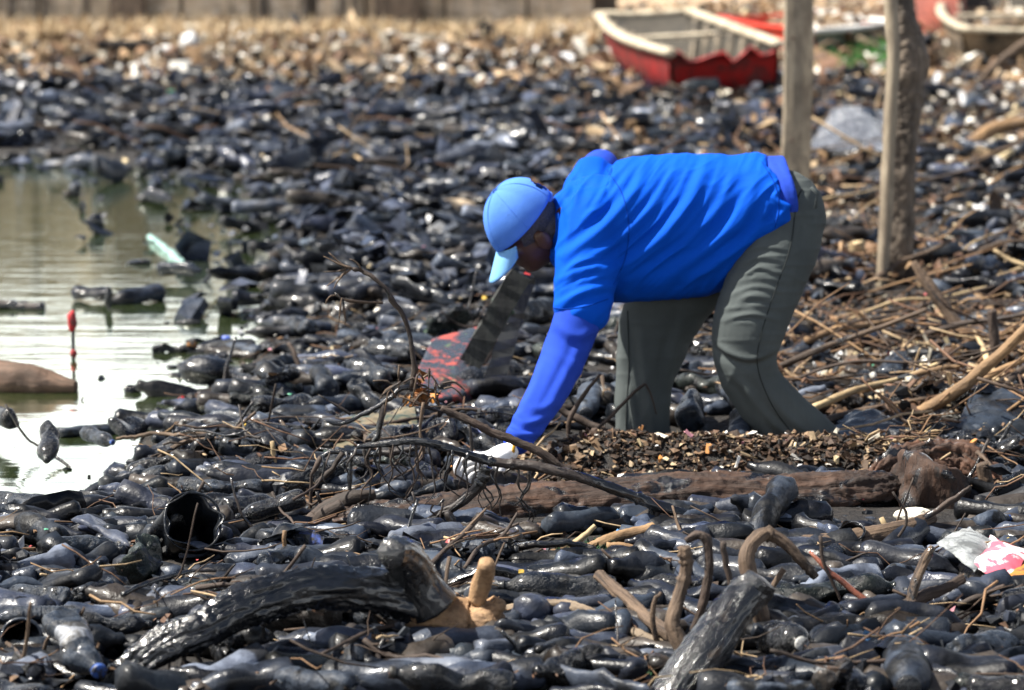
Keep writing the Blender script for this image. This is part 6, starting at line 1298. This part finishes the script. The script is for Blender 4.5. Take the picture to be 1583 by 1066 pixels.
# individually countable sticks lying about
g2 = random.Random(5); k_ = 0; SM = ['br_brown', 'br_dark', 'br_black', 'br_black', 'br_dark']
while k_ < 140:
    px = g2.uniform(0, 1583); py = g2.uniform(500, 1066)
    if px < shore(py)+10 and py < 830: continue
    p = GP(px, py, .05); L = g2.uniform(.15, .45); a = g2.gauss(0, .6) if g2.random() < .7 else g2.uniform(0, 6.28); dx, dy = math.cos(a)*L/2, math.sin(a)*L/2
    if blocked(px, py-20, 10, p.y) or blocked(px+dx*pxm(p.y), py-20, 10, p.y) or blocked(px-dx*pxm(p.y), py-20, 10, p.y): continue
    z0, z1 = hget(p.x-dx, p.y-dy)+.02, hget(p.x+dx, p.y+dy)+.02; zm = max((z0+z1)/2, hget(p.x, p.y)+.02); up_ = zm-(z0+z1)/2; z0 += up_*.8; z1 += up_*.8
    r_ = g2.uniform(.0025, .0095); z1 += g2.uniform(.03, .16) if g2.random() < .3 else 0; P = spline([(p.x-dx, p.y-dy, z0), (p.x-dx*.4+g2.gauss(0, .012), p.y-dy*.4+g2.gauss(0, .012), zm), (p.x+dx*.4, p.y+dy*.4+g2.gauss(0, .015), zm+g2.uniform(0, .02)), (p.x+dx, p.y+dy, z1+g2.uniform(0, .04))], 22)
    V, F, G_ = tube(P, np.linspace(r_, r_*.6, 22), 9, k_, .25, 20); V += .35*r_*n3(V, 55, k_)[:, None]; o = obj('stick', mesh_np('stick', V, F, {'gc': G_}), M[SM[g2.randrange(5)]]); recentre(o.data, o); tag(o, None, 'stick', 'loose sticks lying on the bottles')
    BOT.append(dict(o=o, px=float(proj(P[11])[0]), py=float(proj(P[11])[1]), kind='stick', named=False, mid=Vector(P[11]), ax=Vector((math.cos(a), math.sin(a), 0)), L=L, v=0, mi=0, capped=False)); k_ += 1
g3 = random.Random(12); k_ = 0
while k_ < 46:
    px = g3.uniform(1230, 1620); py = 120 + 560*g3.random()**.9; p = GP(px, py, .05); L = g3.uniform(.35, 1.1); a = g3.gauss(.5, .8); dx, dy = math.cos(a)*L/2, math.sin(a)*L/2
    if blocked(px, py-15, 8, p.y): continue
    z = float(ground(p.x, p.y))+.06; z1 = z+g3.uniform(.0, .28); r_ = g3.uniform(.006, .018); kk_ = [g3.gauss(0, .03*L) for _ in range(6)]
    P = spline([(p.x-dx, p.y-dy, z), (p.x-dx*.3+kk_[0], p.y-dy*.3+kk_[1], z*.65+z1*.35+abs(kk_[2])), (p.x+dx*.4+kk_[3], p.y+dy*.4+kk_[4], z*.3+z1*.7), (p.x+dx, p.y+dy, z1)], 26)
    V, F, G_ = tube(P, np.linspace(r_, r_*.5, 26), 9, k_+300, .2, 20); o = obj('stick', mesh_np('stick', V, F, {'gc': G_}), M[['br_brown', 'br_tan', 'br_dark', 'br_pale', 'br_brown'][g3.randrange(5)]]); recentre(o.data, o); tag(o, None, 'stick', 'boughs lying on the right hand bank')
    BOT.append(dict(o=o, px=float(proj(P[13])[0]), py=float(proj(P[13])[1]), kind='bough', named=False, mid=Vector(P[13]), ax=Vector((1, 0, 0)), L=L, v=0, mi=0, capped=False)); k_ += 1
# ---------------------------------------------------------------- grasses and weeds
def grass(name, label, N, f, h, w, pal, mat, cat='grass'):
    J = Join()
    for _ in range(N):
        x, y, z = f(g); H_ = h*g.uniform(.5, 1.3); a = g.uniform(0, 6.28); lean = g.uniform(.1, .7)*H_; n = 5; V = []
        for i_ in range(n):
            u = i_/(n-1); c = np.array((x+math.cos(a)*lean*u*u, y+math.sin(a)*lean*u*u, z+H_*u*(1-.25*u))); s_ = np.array((-math.sin(a), math.cos(a), 0))*w*(1-u*.9); V += [c-s_, c+s_]
        J.add(np.array(V), np.array([[2*i_, 2*i_+1, 2*i_+3, 2*i_+2] for i_ in range(n-1)]), c=np.array(pal[g.randint(len(pal))])*g.uniform(.7, 1.2))
    o = obj(name, J.mesh(name), mat); tag(o, label, cat, kind='stuff')
def onrow(x0, x1, y0, y1):
    def f(g):
        p = GP(g.uniform(x0, x1), g.uniform(y0, y1), .05); return p.x, p.y, float(ground(p.x, p.y))
    return f
DRY = [(.6, .47, .28), (.7, .57, .38), (.46, .33, .18), (.36, .25, .14)]; GRN = [(.03, .13, .02), (.05, .2, .03), (.02, .08, .015), (.08, .24, .05)]
grass('dry_grass', 'dry cream grass along the foot of the quay wall', 5200, onrow(-100, 960, 56, 76), .36, .012, DRY, M['dry'])
grass('dead_weeds', 'thin brown weeds along the far left bank', 900, onrow(-100, 600, 70, 112), .45, .008, DRY[2:]+[(.08, .05, .03)], M['dry'])
grass('green_grass', 'bright green grass between the boats and the round post', 2600, onrow(1235, 1372, 96, 130), .2, .012, GRN, M['dry'])
grass('bank_grass', 'green grass on the bank behind the boats', 1500, onrow(1270, 1372, 20, 60), .5, .02, GRN, M['dry'])
grass('water_weed', 'dark green water weed in the gap below the bare root', 900, lambda g: (lambda p: (p.x, p.y, float(ground(p.x, p.y))))(GP(g.uniform(790, 1010), g.uniform(955, 1060), .03)), .035, .005, [(.012, .06, .02), (.008, .03, .014), (.03, .13, .04)], M['dry'], 'water weed')
grass('root_weed', 'green weed showing under the tan branches', 220, lambda g: (lambda p: (p.x, p.y, float(ground(p.x, p.y))))(GP(g.uniform(860, 960), g.uniform(865, 885), .03)), .025, .005, [(.012, .06, .02), (.008, .03, .014)], M['dry'], 'water weed')
# ---------------------------------------------------------------- wording of the loose bottles and sticks
LM = [('the white glove', 752, 715), ('the open black jar', 285, 815), ('the bare root end', 720, 965), ('the black side stump', 612, 862), ('the lower tip of the tarred log', 200, 1035), ('the middle of the tarred log', 430, 925), ('the cork disc', 167, 944),
      ('the cream foam block', 1413, 797), ('the dark leaning trunk', 1110, 975), ('the pink printed packet', 1520, 865), ('the brown stump', 1432, 765), ('the red painted seat', 700, 560), ('the dry orange leaves', 655, 602), ('the tip of the dry twig', 515, 415),
      ('the near trouser knee', 1120, 530), ('the near trouser hem', 1235, 690), ('the far trouser leg', 990, 620), ('the foot of the round post', 1384, 455), ('the yellow sponge', 1391, 496), ('the leaning brown pole', 1470, 480), ('the dark upright stake', 1536, 560), ('the round foam lump', 1352, 612),
      ('the pale upright stick', 437, 862), ('the straw-coloured stick', 335, 735), ('the short pale log', 1330, 405), ('the tan bare branch', 920, 848), ('the forked brown branch', 1055, 900), ('the split-base bottle', 1225, 990), ('the pale snapped stick', 880, 850), ('the shiny cane', 1315, 905),
      ('the cap bill', 765, 410), ('the forearm', 850, 600), ('the middle of the rotten log', 950, 780), ('the left end of the rotten log', 520, 810), ('the lone bottle neck in the water', 75, 680), ('the black lump in the water', 320, 570), ('the red label bottle', 120, 1000), ('the bottom left corner', 0, 1066), ('the bottom right corner', 1583, 1066), ('the packet and right edge', 1583, 940), ('the brick piece', 300, 944)]
LM = [l for l in LM if l[0] != 'the split-base bottle']
ORD = ['nearest', 'second nearest', 'third nearest', 'fourth nearest', 'fifth nearest', 'sixth nearest', 'seventh nearest', 'eighth nearest', 'ninth nearest', 'tenth nearest', 'eleventh nearest', 'twelfth nearest']
TN = ['slate', 'black', 'blue-grey', 'greenish', 'brownish', 'pale dirty', 'green', 'amber']
def describe(b_):
    if b_['kind'] == 'bough': return ('long dry bough' if b_['L'] > .7 else 'short dry bough'), 'stick'
    if b_['kind'] == 'stick': return 'thin loose stick', 'stick'
    cw = ('intact', 'dented', 'buckled', 'crushed')[b_['v']]; s_ = 'long' if b_['L'] > .27 else 'small' if b_['L'] < .21 else 'mid-sized'
    return '%s %s %s %s bottle' % (s_, cw, TN[b_['mi']], ADJ[b_['kind']]), 'bottle'
cells = {}
for b_ in BOT:
    if b_['named']: continue
    d_, kd = describe(b_); l = min(LM, key=lambda q: math.hypot(q[1]-b_['px'], (q[2]-b_['py'])*1.6)); dx, dy = b_['px']-l[1], (b_['py']-l[2])*1.6
    rel = ('left of' if dx < 0 else 'right of') if abs(dx) > abs(dy) else ('beyond' if dy < 0 else 'in front of')
    cells.setdefault((d_, rel, l[0]), []).append((math.hypot(dx, dy), b_))
for (d_, rel, l), L_ in cells.items():
    L_.sort(key=lambda q: q[0])
    for k, (_, b_) in enumerate(L_):
        b_['o']['label'] = ('%s %s %s' % (d_, rel, l)) if len(L_) == 1 else '%s, %s %s %s' % (d_, ORD[min(k, 11)], rel, l)
